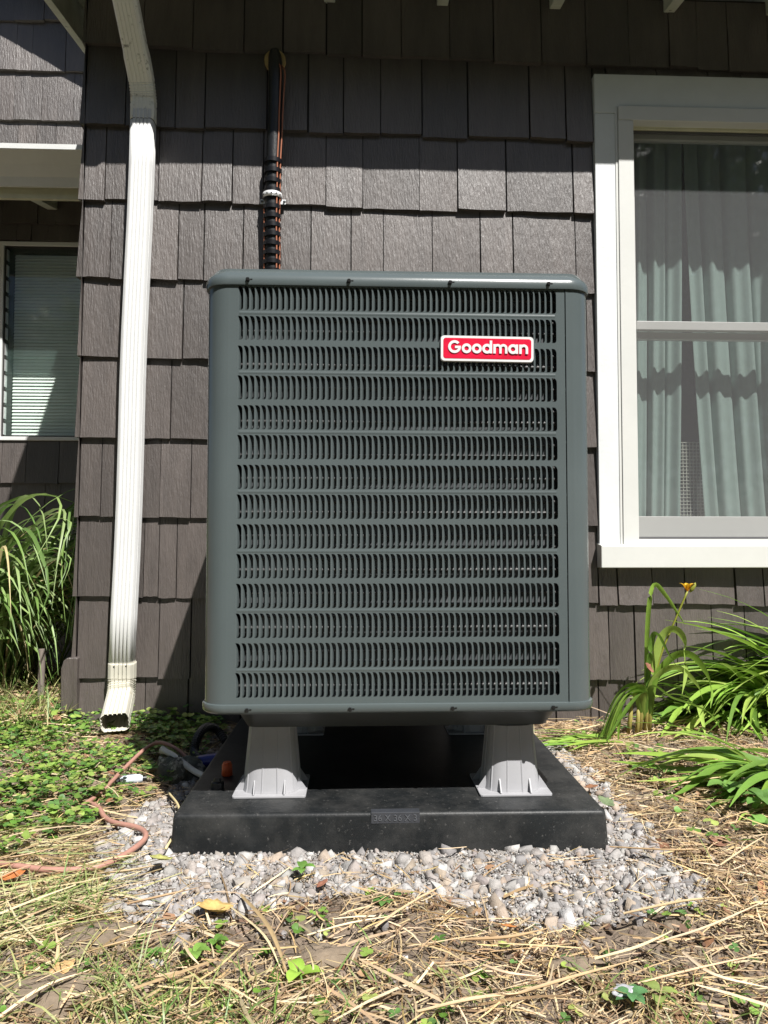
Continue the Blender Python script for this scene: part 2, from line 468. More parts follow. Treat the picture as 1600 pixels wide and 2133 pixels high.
# ---- wing wall behind, to the left
JX0, JX1 = at(6, 700, YWING).x, at(176, 700, YWING).x + 0.35
JZT, JZB = at(90, 512, YWING).z, at(90, 912, YWING).z
ww = MB()
ww.box(-3.4, JX0 + .01, YWING, YWING + .1, -.1, 4.9)
ww.box(JX0 + .01, JX1 - .01, YWING, YWING + .1, -.1, JZB + .01)
ww.box(JX0 + .01, JX1 - .01, YWING, YWING + .1, JZT - .01, 4.9)
ww.box(JX1 - .01, -.9, YWING, YWING + .1, -.1, 4.9)
wing = ww.build('wing_wall', m_sheath, house)
ZB = [at(100, 1006, YWING - .02).z + 0.283 * k for k in range(-4, 11)]
WJ = {0: [-1.90, -1.83, -1.76, -1.66], 7: [-1.93, -1.79, -1.66], 8: [-1.85, -1.735, -1.62]}
for k, z0 in enumerate(ZB):
    z1 = z0 + .289
    x = -2.3 + random.uniform(0, .1)
    us = [x]
    while x < -1.06:
        x += random.uniform(.07, .2); us.append(min(x, -1.05))
    for u0, u1 in zip(us[:-1], us[1:]):
        v0, v1 = u0 + .0012, u1 - .0012
        if v1 < v0 + .02: continue
        a, b = z0, z1
        if v1 > JX0 and v0 < JX1:
            if a < JZT + .02 < b: a = JZT + .022
            elif a < JZB - .02 < b: b = JZB - .018
            elif a >= JZB - .03 and b <= JZT + .03: continue
        shingle(wing, (0, YWING, 0), (1, 0, 0), (0, -1, 0), v0, v1, a, a, b, b)

# ---- roof of the main house: rafters, deck, gutter, rake board
SL = 0.18
def zr(y, base): return base + SL * (y - YW)
RZ = at(1392, 28, YW).z                       # rafter underside where it meets the wall
y0r, y1r = YW - 0.33, YW + 0.6
def slab(x0, x1, y0, y1, zb, h):
    return MB().add([(x0, y0, zr(y0, zb)), (x1, y0, zr(y0, zb)), (x1, y1, zr(y1, zb)), (x0, y1, zr(y1, zb)),
                     (x0, y0, zr(y0, zb)+h), (x1, y0, zr(y0, zb)+h), (x1, y1, zr(y1, zb)+h), (x0, y1, zr(y1, zb)+h)],
                    [(0,3,2,1),(4,5,6,7),(0,1,5,4),(1,2,6,5),(2,3,7,6),(3,0,4,7)])
for px in (452, 687, 921, 1155, 1392, 1605, 1830):
    x = at(px, 20, YW).x
    slab(x - .021, x + .021, y0r, YW + .10, RZ, .14).build('rafter', m_soffit, house, bevel=.002)
XRK = -1.16
deck = slab(XRK + .02, XR, y0r, 4.19, RZ + .142, .02).build('roof_deck', m_soffit, house)
slab(XRK - .02, XR, y0r - .02, 4.19, RZ + .163, .022).build('roof_covering', m_roof, house)
slab(XRK - .012, XRK + .018, y0r, 4.19, RZ + .0, .162).build('rake_board', m_soffit, house, bevel=.002)
MB().box(XRK - .012, XR, y0r - .024, y0r - .002, zr(y0r, RZ) - .0, zr(y0r, RZ) + .16).build('fascia_board', m_white, house)
GY = y0r - .026
gz0 = zr(y0r, RZ) + .04
kp = [(GY, gz0), (GY - .07, gz0), (GY - .075, gz0 + .035), (GY - .105, gz0 + .075), (GY - .11, gz0 + .115), (GY - .10, gz0 + .115),
      (GY - .10, gz0 + .108), (GY - .068, gz0 + .04), (GY - .064, gz0 + .006), (GY - .006, gz0 + .006), (GY - .006, gz0 + .115), (GY, gz0 + .115)]
MB().prism(kp, (XRK - .02, XR), 'x').build('gutter', m_white, house)

# ---- wing eave with its gutter, and the wing's gable overhang above
wy = at(60, 316, 3.74)
wg = wy.z
ew = MB().add([(-3.4, 3.80, wg - .04), (-1.2, 3.80, wg - .04), (-1.2, 4.198, wg + .03), (-3.4, 4.198, wg + .03),
               (-3.4, 3.80, wg + .0), (-1.2, 3.80, wg + .0), (-1.2, 4.198, wg + .07), (-3.4, 4.198, wg + .07)],
              [(0,3,2,1),(4,5,6,7),(0,1,5,4),(1,2,6,5),(2,3,7,6),(3,0,4,7)]).build('wing_eave_deck', m_soffit, house)
yb = 3.80
k2 = [(yb, wg - .150), (yb - .012, wg - .150), (yb - .030, wg - .110), (yb - .036, wg - .104), (yb - .070, wg - .066), (yb - .078, wg - .060), (yb - .118, wg - .024),
      (yb - .130, wg - .020), (yb - .131, wg + .004), (yb - .118, wg + .006), (yb - .112, wg - .012), (yb - .070, wg - .052), (yb - .024, wg - .105), (yb - .006, wg - .140), (yb - .006, wg - .042), (yb, wg - .042)]
MB().prism(k2, (-3.4, -1.2), 'x').build('wing_gutter', m_white, house)
MB().box(-3.4, -1.2, 3.822, 3.845, wg - .195, wg - .042).build('wing_fascia', m_cream, house)
for px in (62, -70):
    x = at(px, 405, 3.9).x
    MB().prism([(3.847, wg - .17), (4.19, wg - .09), (4.19, wg + .028), (3.847, wg - .036)], (x - .022, x + .03), 'x').build('wing_rafter', m_soffit, house)
gy0 = YWING - .30
gp = [(-3.4, 4.79 + .10), (-.9, 3.31), (-.9, 3.45), (-3.4, 4.94 + .10)]
MB().prism(gp, (gy0, 4.9), 'y').build('wing_gable_roof', m_roof, house)

# ---- louvred wing window
lw = MB()
jt = .028
lw.box(JX0 - jt, JX1 + jt, YWING - .012, YWING + .06, JZT - .004, JZT + .018)
lw.box(JX0 - jt, JX1 + jt, YWING - .016, YWING + .06, JZB - .016, JZB + .004)
lw.box(JX0 - jt, JX0 + .002, YWING - .0125, YWING + .06, JZB + .0045, JZT - .0045)
lw.box(JX1 - .002, JX1 + jt, YWING - .0125, YWING + .06, JZB + .0045, JZT - .0045)
lwin = lw.build('louvre_window', m_white, house, bevel=.002)
tag(lwin, 'louvred glass window of the recessed wing at far left')
NS = 12
ph = (JZT - JZB - .012) / NS
for k in range(NS):
    zc = JZB + .006 + ph * (k + .5)
    Mx = Matrix.Translation((0, YWING + .022, zc)) @ Matrix.Rotation(R(-7), 4, 'X')
    MB().box(JX0 + .012, JX1 - .012, -.0025, .0025, -ph * .54, ph * .54, Mx).build('louvre_pane', m_jal, lwin)
    MB().box(JX0 + .0035, JX0 + .0115, YWING + .004, YWING + .034, zc - ph * .36, zc + ph * .36).build('louvre_clip', m_galv, lwin)
bl = MB()
nb_ = 56
for k in range(nb_):
    zc = JZB + .02 + (JZT - JZB - .04) * k / (nb_ - 1)
    Mx = Matrix.Translation((0, YWING + .112, zc)) @ Matrix.Rotation(R(62), 4, 'X')
    bl.box(JX0 + .01, JX1 - .01, -.0105, .0105, -.0006, .0006, Mx)
blind = bl.build('window_blind', m_blind)
tag(blind, 'pale horizontal slatted blind behind the louvred glass at far left', 'blind')
rm = MB()
rm.box(JX0 - .3, JX1 + .2, YWING + .6, YWING + .62, JZB - .3, JZT + .3)
rm.box(WX0 - .4, WX1 + .4, YW + 1.2, YW + 1.22, 0, 2.8)
rm.box(WX0 - .4, WX1 + .4, YW + .102, YW + 1.2, 0.18, .2)
rm.box(WX0 - .42, WX0 - .4, YW + .102, YW + 1.22, .2, 2.8)
rm.box(WX1 + .4, WX1 + .42, YW + .102, YW + 1.22, .2, 2.8)
rm.box(WX0 - .4, WX1 + .4, YW + .102, YW + 1.2, 2.6, 2.62)
rm.build('room_interior', m_room, house)

# ---- the white double-hung window (part of the house)
win_root = MB()
cy0, cy1 = YW - .032, YW + .0
xi = at(1291, 650, cy0).x
zj = at(1270, 235, cy0).z
ztr = at(1300, 236, cy0).z
casing = MB()
casing.box(WX0, WX1, cy0, cy1 + .02, ztr, WZT)
win = casing.build('window', m_trim, house, bevel=.003)
tag(win, 'white double-hung window with insect screen right of the air conditioner')
zsill_t = at(1300, 1136, cy0 - .03).z
zsill_b = at(1300, 1183, cy0 - .03).z
MB().box(WX0 + .0005, xi, cy0 + .001, cy1 + .02, zsill_t - .002, ztr - .0008).build('casing', m_trim, win, bevel=.0025)
MB().box(WX1 - (xi - WX0), WX1 - .0005, cy0 + .001, cy1 + .02, zsill_t - .002, ztr - .0008).build('casing', m_trim, win, bevel=.0025)
MB().prism([(cy0 - .032, zsill_b), (cy0 - .032, zsill_t), (YW + .05, zsill_t + .018), (YW + .05, zsill_b)],
           (WX0 - .004, WX1 + .004), 'x').build('sill', m_vinyl, win, bevel=.003)
# vinyl frame
fy0 = YW - .040
x2 = at(1294, 700, fy0).x; x3 = at(1326, 700, fy0).x
z3 = at(1400, 222, fy0).z; z4 = at(1340, 250, fy0).z
x2r, x3r = WX1 - (x2 - WX0), WX1 - (x3 - WX0)
MB().box(x2 + .0006, x2r, fy0, YW + .03, z4, z3).build('frame_head', m_vinyl, win, bevel=.002)
MB().box(x2 - .0004, x3, fy0 + .001, YW + .03, zsill_t + .004, z4 - .0008).build('frame_jamb', m_vinyl, win, bevel=.002)
MB().box(x3r, x2r + .0004, fy0 + .001, YW + .03, zsill_t + .004, z4 - .0008).build('frame_jamb', m_vinyl, win, bevel=.002)
MB().box(x2 - .010, x2 - .0015, fy0 + .006, YW + .01, zsill_t + .004, z3 - .002).build('frame_bead', m_vinyl, win)
zsb = at(1400, 1124, YW + .01).z
MB().box(x3 + .0005, x3r - .0005, YW - .012, YW + .03, zsill_t + .008, zsb).build('frame_sill', m_vinyl, win, bevel=.002)
zs_t = at(1400, 275, YW + .02).z
MB().box(x3 + .0005, x3r - .0005, YW + .006, YW + .07, zs_t, z4 + .012).build('head_stop', m_cream, win, bevel=.002)
# insect screen in front of both sashes
sy = YW + .018
xs0, xs1 = x3 + .004, x3r - .004
scr = MB()
ft = .008
scr.box(xs0, xs0 + ft, sy - .004, sy + .004, zsb + .003, zs_t - .002)
scr.box(xs1 - ft, xs1, sy - .004, sy + .004, zsb + .003, zs_t - .002)
scr.box(xs0 + ft + .0003, xs1 - ft - .0003, sy - .0042, sy + .0042, zsb + .003, zsb + .003 + ft)
scr.box(xs0 + ft + .0003, xs1 - ft - .0003, sy - .0042, sy + .0042, zs_t - .002 - ft, zs_t - .002)
m_dark = mat('dark_screen_frame', (0.10, 0.10, 0.105), .4, .05)
scr.build('screen_frame', m_dark, win)
MB().add([(xs0 + .004, sy, zsb + .006), (xs1 - .004, sy, zsb + .006), (xs1 - .004, sy, zs_t - .006), (xs0 + .004, sy, zs_t - .006)],
         [(0, 1, 2, 3)]).build('insect_screen', m_screen, win)
# sashes
def sash(y, z0, z1, rb, rt, st, name):
    a, b = x3 + .006, x3r - .006
    s = MB()
    s.box(a, a + st, y - .014, y + .014, z0, z1); s.box(b - st, b, y - .014, y + .014, z0, z1)
    s.box(a + st + .0002, b - st - .0002, y - .0145, y + .0145, z0, z0 + rb)
    s.box(a + st + .0002, b - st - .0002, y - .0145, y + .0145, z1 - rt, z1)
    o = s.build(name, m_vinyl, win, bevel=.002)
    MB().add([(a + st - .002, y, z0 + rb - .002), (b - st + .002, y, z0 + rb - .002), (b - st + .002, y, z1 - rt + .002), (a + st - .002, y, z1 - rt + .002)],
             [(0, 1, 2, 3)]).build('pane_' + name, m_glass, win)
    return o
zmr = at(1450, 672, YW + .045).z; zmr2 = at(1450, 690, YW + .045).z
sash(YW + .045, zmr2, zs_t + .004, zmr - zmr2, .030, .022, 'upper_sash')
zlr = at(1450, 710, YW + .078).z
zbr = at(1450, 1076, YW + .078).z
sash(YW + .078, zsb - .01, zmr2 + .001, zbr - zsb + .01, max(zmr2 - zlr, .02), .006, 'lower_sash')

# ---- curtains and wire basket indoors
def curtain(px_edges_top, px_edges_bot, folds, label, seed):
    r = random.Random(seed)
    yb_ = YW + .19
    (a, b), (c, d) = px_edges_top, px_edges_bot
    zt, zb = WZT - .02, at(1450, 1110, yb_).z - .04
    n, kz = 90, 24
    phs = [r.uniform(0, 6.28) for _ in range(4)]
    v, f = [], []
    for j in range(kz + 1):
        t = j / kz
        z = zt + (zb - zt) * t
        for i in range(n + 1):
            s = i / n
            x = (a + (c - a) * t ** 1.6) * (1 - s) + (b + (d - b) * t ** 1.6) * s
            ph_ = s * folds * 6.283
            am = .026 * (1 - .35 * t) * min(1, .3 + 5 * min(s, 1 - s))
            y = yb_ + am * math.sin(ph_ + phs[0] + .5 * math.sin(ph_ * .37 + phs[1])) + .012 * math.sin(ph_ * 2.1 + phs[2] + t) + .018 * t * math.sin(s * 3 + phs[3])
            if s < .02 or s > .98: y -= .004
            v.append((x + .008 * math.cos(ph_ + phs[0]), y, z))
    for j in range(kz):
        for i in range(n):
            q = j * (n + 1) + i; f.append((q, q + 1, q + n + 2, q + n + 1))
    o = mesh_obj('curtain', v, f, m_curtain, smooth=True)
    so = o.modifiers.new('thickness', 'SOLIDIFY'); so.thickness = .0015
    tag(o, label, 'curtain', 'curtains in the window')
    return o
yc = YW + .19
def cx(px): return at(px, 800, yc).x
curtain((cx(1318), cx(1424)), (cx(1310), cx(1404)), 3.0, 'sage green curtain panel left of the gap in the window', 1)
curtain((cx(1430), cx(1760)), (cx(1466), cx(1800)), 6.5, 'sage green curtain panel right of the gap in the window', 5)
bk = MB()
yk = YW + .228
bx0, bx1 = at(1395, 1000, yk).x, at(1480, 1000, yk).x
bz0, bz1 = at(1440, 1110, yk).z - .02, at(1440, 922, yk).z
n = 12
for i in range(n + 1):
    x = bx0 + (bx1 - bx0) * i / n
    bk.box(x - .0013, x + .0013, yk - .0013, yk + .0013, bz0, bz1)
k = 0; z = bz1
while z > bz0:
    bk.box(bx0, bx1, yk - .0012 - .0028, yk - .0014, z - .0013, z + .0013); z -= (bx1 - bx0) / n
bko = bk.build('wire_basket', m_basket)
tag(bko, 'off-white wire grid rack standing behind the gap between the curtains', 'wire rack')
# a window ledge indoors that carries the rack
MB().box(WX0 - .38, WX1 + .38, YW + .104, YW + .40, bz0 - .03, bz0 - .0005).build('inner_ledge', m_room, house)

# ================================================================== PAD AND RISERS
PR = Matrix.Rotation(-0.012, 4, 'Z')
pf = gnd(358, 1781, 0.0); pr_ = gnd(1276, 1779, 0.0)
PADC = Vector(((pf.x + pr_.x) / 2 + .004, pf.y + .457 + .003, 0))
PW = (pr_.x - pf.x) / 2 + .004
PH = 0.080
pad_root = empty('equipment_pad', PADC, 'black plastic equipment pad with worn dusty top, lying on the gravel', 'pad')
PM = Matrix.Translation(PADC) @ PR
def rr(hx, hy, z, r, n=5):
    out = []
    for cx_, cy_, a0 in ((hx - r, hy - r, 0), (-hx + r, hy - r, 90), (-hx + r, -hy + r, 180), (hx - r, -hy + r, 270)):
        for k in range(n + 1):
            a = R(a0 + 90 * k / n); out.append(Vector((cx_ + r * math.cos(a), cy_ + r * math.sin(a), z)))
    return out
rings = []
for z, ins in ((-0.004, 0.0), (0.003, 0.0), (PH - .010, .004), (PH - .0045, .0052), (PH - .0013, .0082), (PH, .0125)):
    rings.append([PM @ p for p in rr(PW - ins, PW - ins, z, .009)])
MB().loft(rings).build('slab', m_pad, pad_root, autosm=50)
tx0, tx1 = at(773, 1705, PADC.y - PW).x, at(875, 1705, PADC.y - PW).x
yf = PADC.y - PW + .006
tagm = MB().box(tx0, tx1, yf - .0035, yf + .02, PH - .023, PH + .0008)
tg = tagm.build('size_tag', m_padtag, pad_root, bevel=.0012)
def text_mesh(txt, size, ext, m, parent, loc, rot, name, offs=0.0):
    cu = bpy.data.curves.new(name, 'FONT'); cu.body = txt; cu.size = size; cu.extrude = ext; cu.offset = offs
    cu.align_x = 'CENTER'; cu.align_y = 'CENTER'; cu.resolution_u = 4
    to = bpy.data.objects.new(name, cu); col.objects.link(to)
    dg = bpy.context.evaluated_depsgraph_get()
    me = bpy.data.meshes.new_from_object(to.evaluated_get(dg))
    bpy.data.objects.remove(to)
    me.materials.clear(); me.materials.append(m)
    o = bpy.data.objects.new(name, me); col.objects.link(o)
    o.location = loc; o.rotation_euler = rot
    return adopt(o, parent)
m_emboss = mat('embossed_plastic', (0.085, 0.09, 0.10), .4, .1, 30)
text_mesh('36 X 36 X 3', .0185, .0006, m_emboss, tg, ((tx0 + tx1) / 2, yf - .0042, PH - .0115), (R(90), 0, 0), 'lettering')

RH = 0.150
def make_riser(px_, label, y=None):
    o = empty('plastic_riser', (0, 0, 0), label, 'riser', 'grey plastic risers under the air conditioner')
    m = MB()
    q = .082
    m.loft([[p for p in rr(q, q, z, .006, 2)] for z in (0, .005)])
    m.build('base_flange', m_riser, o, bevel=.001)
    # fluted tapering column
    rings = []
    N = 192
    for z, r0 in ((.0052, .066), (.012, .0645), (RH - .002, .0515), (RH, .051)):
        rg = []
        for k in range(N):
            a = 2 * math.pi * k / N
            d = min(abs(((a / (2*math.pi) * 12 + .5) % 1) - .5) * 2, 1)     # narrow vertical grooves
            rad = r0 - (-.0016 if d > .935 else 0.0)
            # softened square plan
            c, s = abs(math.cos(a)), abs(math.sin(a))
            sq = 1.0 / ((c ** 3.2 + s ** 3.2) ** (1 / 3.2))
            rad *= sq
            rg.append(Vector((rad * math.cos(a), rad * math.sin(a), z)))
        rings.append(rg)
    MB().loft(rings).build('column', m_riser, o, autosm=25)
    for sx, sy_, along in ((-.034, -1, 'y'), (.034, -1, 'y'), (-.034, 1, 'y'), (.034, 1, 'y'), (-1, -.034, 'x'), (-1, .034, 'x'), (1, -.034, 'x'), (1, .034, 'x')):
        if along == 'y':
            g = MB().prism([(sy_ * .060, .0051), (sy_ * .080, .0051), (sy_ * .080, .008), (sy_ * .0615, .034)], (sx - .0013, sx + .0013), 'x')
        else:
            g = MB().prism([(sx * .060, .0051), (sx * .080, .0051), (sx * .080, .008), (sx * .0615, .034)], (sy_ - .0013, sy_ + .0013), 'y')
        g.build('gusset', m_riser, o)
    return o
def copy_tree(o, parent=None):
    c = o.copy(); col.objects.link(c)
    if parent is not None: c.parent = parent
    for ch in [x for x in bpy.data.objects if x.parent == o and x != c]:
        copy_tree(ch, c)
    return c
f1 = gnd(560, 1664, PH); f2 = gnd(1077, 1660, PH)
r1 = make_riser(0, 'grey plastic riser at the front left corner of the pad')
r1.location = (f1.x, f1.y + .083, PH + .0003)
r1.rotation_euler.z = -.006
others = [((f2.x, f2.y + .083), 'grey plastic riser at the front right corner of the pad'),
          ((f1.x + .02, f1.y + .083 + .56), 'grey plastic riser deep in shadow at the rear left under the air conditioner'),
          ((f2.x - .0, f2.y + .083 + .56), 'grey plastic riser deep in shadow at the rear right under the air conditioner')]
for (p, lab) in others:
    c = copy_tree(r1); c.location = (p[0], p[1], PH + .0003); c['label'] = lab

# ================================================================== AIR CONDITIONER
UY = 1.675                      # front face
UX0 = at(430, 1100, UY + .045).x
UX1 = at(1225, 1100, UY + .045).x
UW = UX1 - UX0
UCX, UCY = (UX0 + UX1) / 2, UY + UW / 2
HX = UW / 2
zb_rim0 = at(800, 1486, UY).z; zb_rim1 = at(800, 1466, UY).z
zt_rim0 = at(800, 598, UY).z; zt_top = at(800, 565, UY + .02).z
RC = .052
ac = empty('air_conditioner', (UCX, UCY, PH + RH), 'large grey-green air conditioner outdoor unit with rows of louvres', 'air conditioner')
UM = Matrix.Translation((UCX, UCY, 0))
def ring(off, z, r=None, n=8): return [UM @ p for p in rr(HX + off, HX + off, z, (r or RC) + off, n)]

rows_top = at(800, 598, UY).z
PITCHX = (at(1163, 1030, UY).x - at(492, 1030, UY).x) / 55.0
ROW_T = [at(800, y, UY).z for y in np.linspace(600, 1400, 14)]
SLOT_H = at(800, 1000, UY).z - at(800, 1050, UY).z
LX0 = at(492, 1030, UY).x
FX0 = UX0 + RC                  # end of the left corner bend
FX1 = at(1181, 1030, UY).x      # seam of the right corner post
NC, NR = 55, 14
def slot_poly(x0, ztop, wd, h):
    x1 = x0 + wd; zb_ = ztop - h
    rx, rz_ = wd * .62, h * .20
    p = [(x0, zb_), (x0 + wd * .45, zb_)]
    for k in range(4): a = R(-90 + 30 * k + 0); p.append((x1 - wd*.4 + wd*.4 * math.cos(a), zb_ + wd*.55 + wd*.55 * math.sin(a))) if k else p.append((x1 - wd*.4, zb_))
    for k in range(5):
        a = R(22.5 * k); p.append((x1 - rx + rx * math.cos(a), ztop - rz_ + rz_ * math.sin(a)))
    p.append((x0, ztop))
    return p
def louvre_panel(nc, x_start, pitch, xl, xr, zlo, zhi):
    """flat sheet x in [xl,xr], z in [zlo,zhi], y=0 outside, with a slot per cell; +y is inwards"""
    m = MB()
    wd = pitch * .87
    zs = []
    for t in ROW_T: zs.append((t + .0045, t - SLOT_H - .0045))
    last = zhi
    for (a, b) in zs:                                   # plain bands between rows
        m.add([(xl, 0, a), (xr, 0, a), (xr, 0, last), (xl, 0, last)], [(0, 1, 2, 3)]); last = b
    m.add([(xl, 0, zlo), (xr, 0, zlo), (xr, 0, last), (xl, 0, last)], [(0, 1, 2, 3)])
    for (a, b), t in zip(zs, ROW_T):
        xe = x_start + nc * pitch
        m.add([(xl, 0, b), (x_start, 0, b), (x_start, 0, a), (xl, 0, a)], [(0, 1, 2, 3)])
        m.add([(xe, 0, b), (xr, 0, b), (xr, 0, a), (xe, 0, a)], [(0, 1, 2, 3)])
        for c in range(nc):
            x0 = x_start + c * pitch; x1 = x0 + pitch
            poly = slot_poly(x0 + pitch * .065, t, wd, SLOT_H)
            n = len(poly)
            outer = []
            for (x, z) in poly:
                if z <= b + .0046 + SLOT_H * .1 and False: pass
                fx = (x - (x0 + pitch*.065)) / wd; fz = (z - (t - SLOT_H)) / SLOT_H
                dx, dz = fx - .5, fz - .5
                if abs(dx) > abs(dz) : outer.append((x1 if dx > 0 else x0, b + (a - b) * fz))
                else: outer.append((x0 + pitch * fx, a if dz > 0 else b))
            # corners snap
            outer[0] = (x0, b); outer[-1] = (x0, a)
            ci = max(range(2, 6), key=lambda i: poly[i][0] - poly[i][1]); outer[ci] = (x1, b)
            ct = max(range(6, n-1), key=lambda i: poly[i][0] + poly[i][1]); outer[ct] = (x1, a)
            for i in range(n):
                if 0 < i < ci: outer[i] = (x0 + pitch * i / ci, b)
                elif ci < i < ct: outer[i] = (x1, b + (a - b) * (i - ci) / (ct - ci))
                elif ct < i < n - 1: outer[i] = (x1 - pitch * (i - ct) / (n - 1 - ct), a)
            v = [(x, 0, z) for x, z in outer] + [(x, 0, z) for x, z in poly] + [(x, .0018, z) for x, z in poly]
            f = []
            for i in range(n):
                j = (i + 1) % n
                f.append((i, j, n + j, n + i)); f.append((n + i, n + j, 2*n + j, 2*n + i))
            m.add(v, f)
    return m
def vane_mesh(pitch):
    """tongue pressed inwards: hinged at the slot's left edge, its free edge bent back to the right"""
    wd = pitch * .87; h = SLOT_H
    prof = [(0, 0.0), (.12, .0009), (.27, .0034), (.40, .0070), (.50, .0112)]
    v, f = [], []
    zs = [0, .03, .10, .45, .60, .72, .82, .92, 1.0]
    ws = [.62, .86, 1.0, 1.0, .98, .86, .64, .40, .20]
    for z, w_ in zip(zs, ws):
        for (a, d) in prof: v.append((a * wd * w_, d * w_ + .0004, (z - 1) * h))
    k = len(prof)
    for i in range(len(zs) - 1):
        for j in range(k - 1):
            f.append((i*k+j, i*k+j+1, (i+1)*k+j+1, (i+1)*k+j))
    return v, f
fp = louvre_panel(NC, LX0, PITCHX, FX0, FX1 - .0012, zb_rim1 - .004, zt_rim0 + .006)
front = mesh_obj('front_panel', [p + Vector((0, UY, 0)) for p in fp.v], fp.f, m_ac, ac)
vv, vf = vane_mesh(PITCHX)
vme = bpy.data.meshes.new('louvre'); vme.from_pydata(vv, [], vf); vme.materials.append(m_ac)
vme.polygons.foreach_set('use_smooth', [True] * len(vme.polygons)); vme.update()
spots_ = []
for r_ in range(NR):
    for c in range(NC):
        spots_.append(Vector((LX0 + c * PITCHX + PITCHX * .065, UY, ROW_T[r_])))
spots_.sort(key=lambda p: (p - CAM).length)
for p in spots_[:300]: inst('louvre', vme, p, front)
rest = MB()
for p in spots_[300:]: rest.add([Vector(q) + p for q in vv], vf)
ro = rest.build('louvre_bank', m_ac, front, smooth=True); ro['kind'] = 'stuff'
# embossed ribs between rows
for k in range(0, NR - 1, 2):
    zc = (ROW_T[k] - SLOT_H + ROW_T[k + 1]) / 2
    MB().prism([(UY + .0002, zc - .0050), (UY - .0006, zc - .001), (UY - .0006, zc + .001), (UY + .0002, zc + .0050)], (LX0 + .004, LX0 + NC * PITCHX - .004), 'x').build('pressed_rib', m_ac, front)
# wrap: left corner, left side, back, right side, right corner post
def wrap(name, pts, z0, z1, m=m_ac):
    v = [(x, y, z0) for x, y in pts] + [(x, y, z1) for x, y in pts]; n = len(pts)
    f = [(i, i + n, i + 1 + n, i + 1) for i in range(n - 1)]
    return mesh_obj(name, v, f, m, ac, autosm=30)
def arc_pts(cx_, cy_, r, a0, a1, n=12): return [(cx_ + r * math.cos(R(a0 + (a1 - a0) * k / n)), cy_ + r * math.sin(R(a0 + (a1 - a0) * k / n))) for k in range(n + 1)]
zl, zh = zb_rim1 - .004, zt_rim0 + .006
UYB = UY + UW
left = arc_pts(UX0 + RC, UY + RC, RC, 270, 180) + [(UX0, UY + .09)]
wrap('corner_panel', left, zl, zh)
post = [(FX1 + .0005, UY + .0035), (FX1 + .0012, UY - .0008)] + arc_pts(UX1 - RC, UY + RC, RC, 270, 360) + [(UX1, UY + .09)]
wrap('corner_post', post, zl, zh)
back = arc_pts(UX0 + RC, UYB - RC, RC, 180, 90) + arc_pts(UX1 - RC, UYB - RC, RC, 90, 0)
wrap('rear_panel', [(UX0, UYB - .09)] + back + [(UX1, UYB - .09)], zl, zh)
NCS = int((UW - .18 - .04) / PITCHX)
for side in (-1, 1):
    lp = louvre_panel(NCS, .02, PITCHX, 0, UW - .18, zl, zh)
    for r_ in range(NR):
        for c in range(NCS): lp.add([Vector(q) + Vector((.02 + c * PITCHX + PITCHX * .065, 0, ROW_T[r_])) for q in vv], vf)
    if side < 0: vs = [Vector((UX0 + p.y, UYB - .09 - p.x, p.z)) for p in lp.v]
    else: vs = [Vector((UX1 - p.y, UY + .09 + p.x, p.z)) for p in lp.v]
    mesh_obj('side_panel', vs, lp.f, m_ac, ac)
# coil and the dark inside
coil_r = []
ci = .040
for z in (zl, zh): coil_r.append([UM @ p for p in rr(HX - ci, HX - ci, z, .05, 6)])
MB().loft(coil_r, True, True, True).build('coil', m_coil, ac, smooth=False)
nt_ = int((zh - zl) / .0254)
for k in range(nt_):
    z = zl + .012 + .0254 * k
    path = [UM @ p for p in rr(HX - ci + .0015, HX - ci + .0015, z, .05, 5)]
    path = [p for p in path if p.y < UCY]
    path.sort(key=lambda p: p.x)
    MB().tube(path, .0042, 6).build('coil_tube', m_tube, ac, smooth=True)
# top cap with rolled rim
cap = []
for z, off in ((zt_rim0 + .001, .0005), (zt_rim0, .0045), (zt_rim0 + .004, .0058), (zt_rim0 + .016, .0050), (zt_rim0 + .024, .0012), (zt_rim0 + .030, -.006),
               (zt_top - .001, -.016), (zt_top + .001, -.028), (zt_top + .002, -.07), (zt_top - .004, -.10)):
    cap.append(ring(off, z, n=10))
MB().loft(cap, True, True, True).build('top_cap', m_ac, ac, autosm=60)
# base rim and pan
rim = []
for z, off in ((zb_rim1 + .001, .0005), (zb_rim1, .0048), (zb_rim1 - .004, .0056), (zb_rim0 + .006, .0052), (zb_rim0 + .001, .001), (zb_rim0, -.006), (zb_rim0 + .001, -.05)):
    rim.append(ring(off, z, n=10))
MB().loft(list(reversed(rim)), True, True, True).build('base_rim', m_ac, ac, autosm=60)
pan = []
for z, off in ((zb_rim0 + .0005, -.050), (zb_rim0 - .008, -.060), (PH + RH + .004, -.085), (PH + RH + .0006, -.10)):
    pan.append(ring(off, z, RC + .06, 10))
MB().loft(list(reversed(pan)), True, True, True).build('base_pan', m_pan, ac, autosm=60)
# screws with their notch
sc = MB()
sc.loft([[Vector((.0048 * math.cos(a), y, .0048 * math.sin(a))) for a in (2*math.pi*k/6 for k in range(6))] for y in (0, -.0045)])
sc.loft([[Vector((.0032 * math.cos(a), y, .0032 * math.sin(a))) for a in (2*math.pi*k/8 for k in range(8))] for y in (-.0045, -.0058)])
sc.box(.0052, .0098, -.0012, .0002, -.0006, .0022)
sme = bpy.data.meshes.new('screw'); sme.from_pydata([tuple(p) for p in sc.v], [], sc.f); sme.materials.append(m_screw); sme.update()
for px in (517, 727, 937, 1141): inst('screw', sme, (at(px, 588, UY).x, UY - .0046, zt_rim0 + .0105), ac)
for px in (515, 729, 942, 1151): inst('screw', sme, (at(px, 1477, UY).x, UY - .0050, zb_rim0 + .0105), ac)
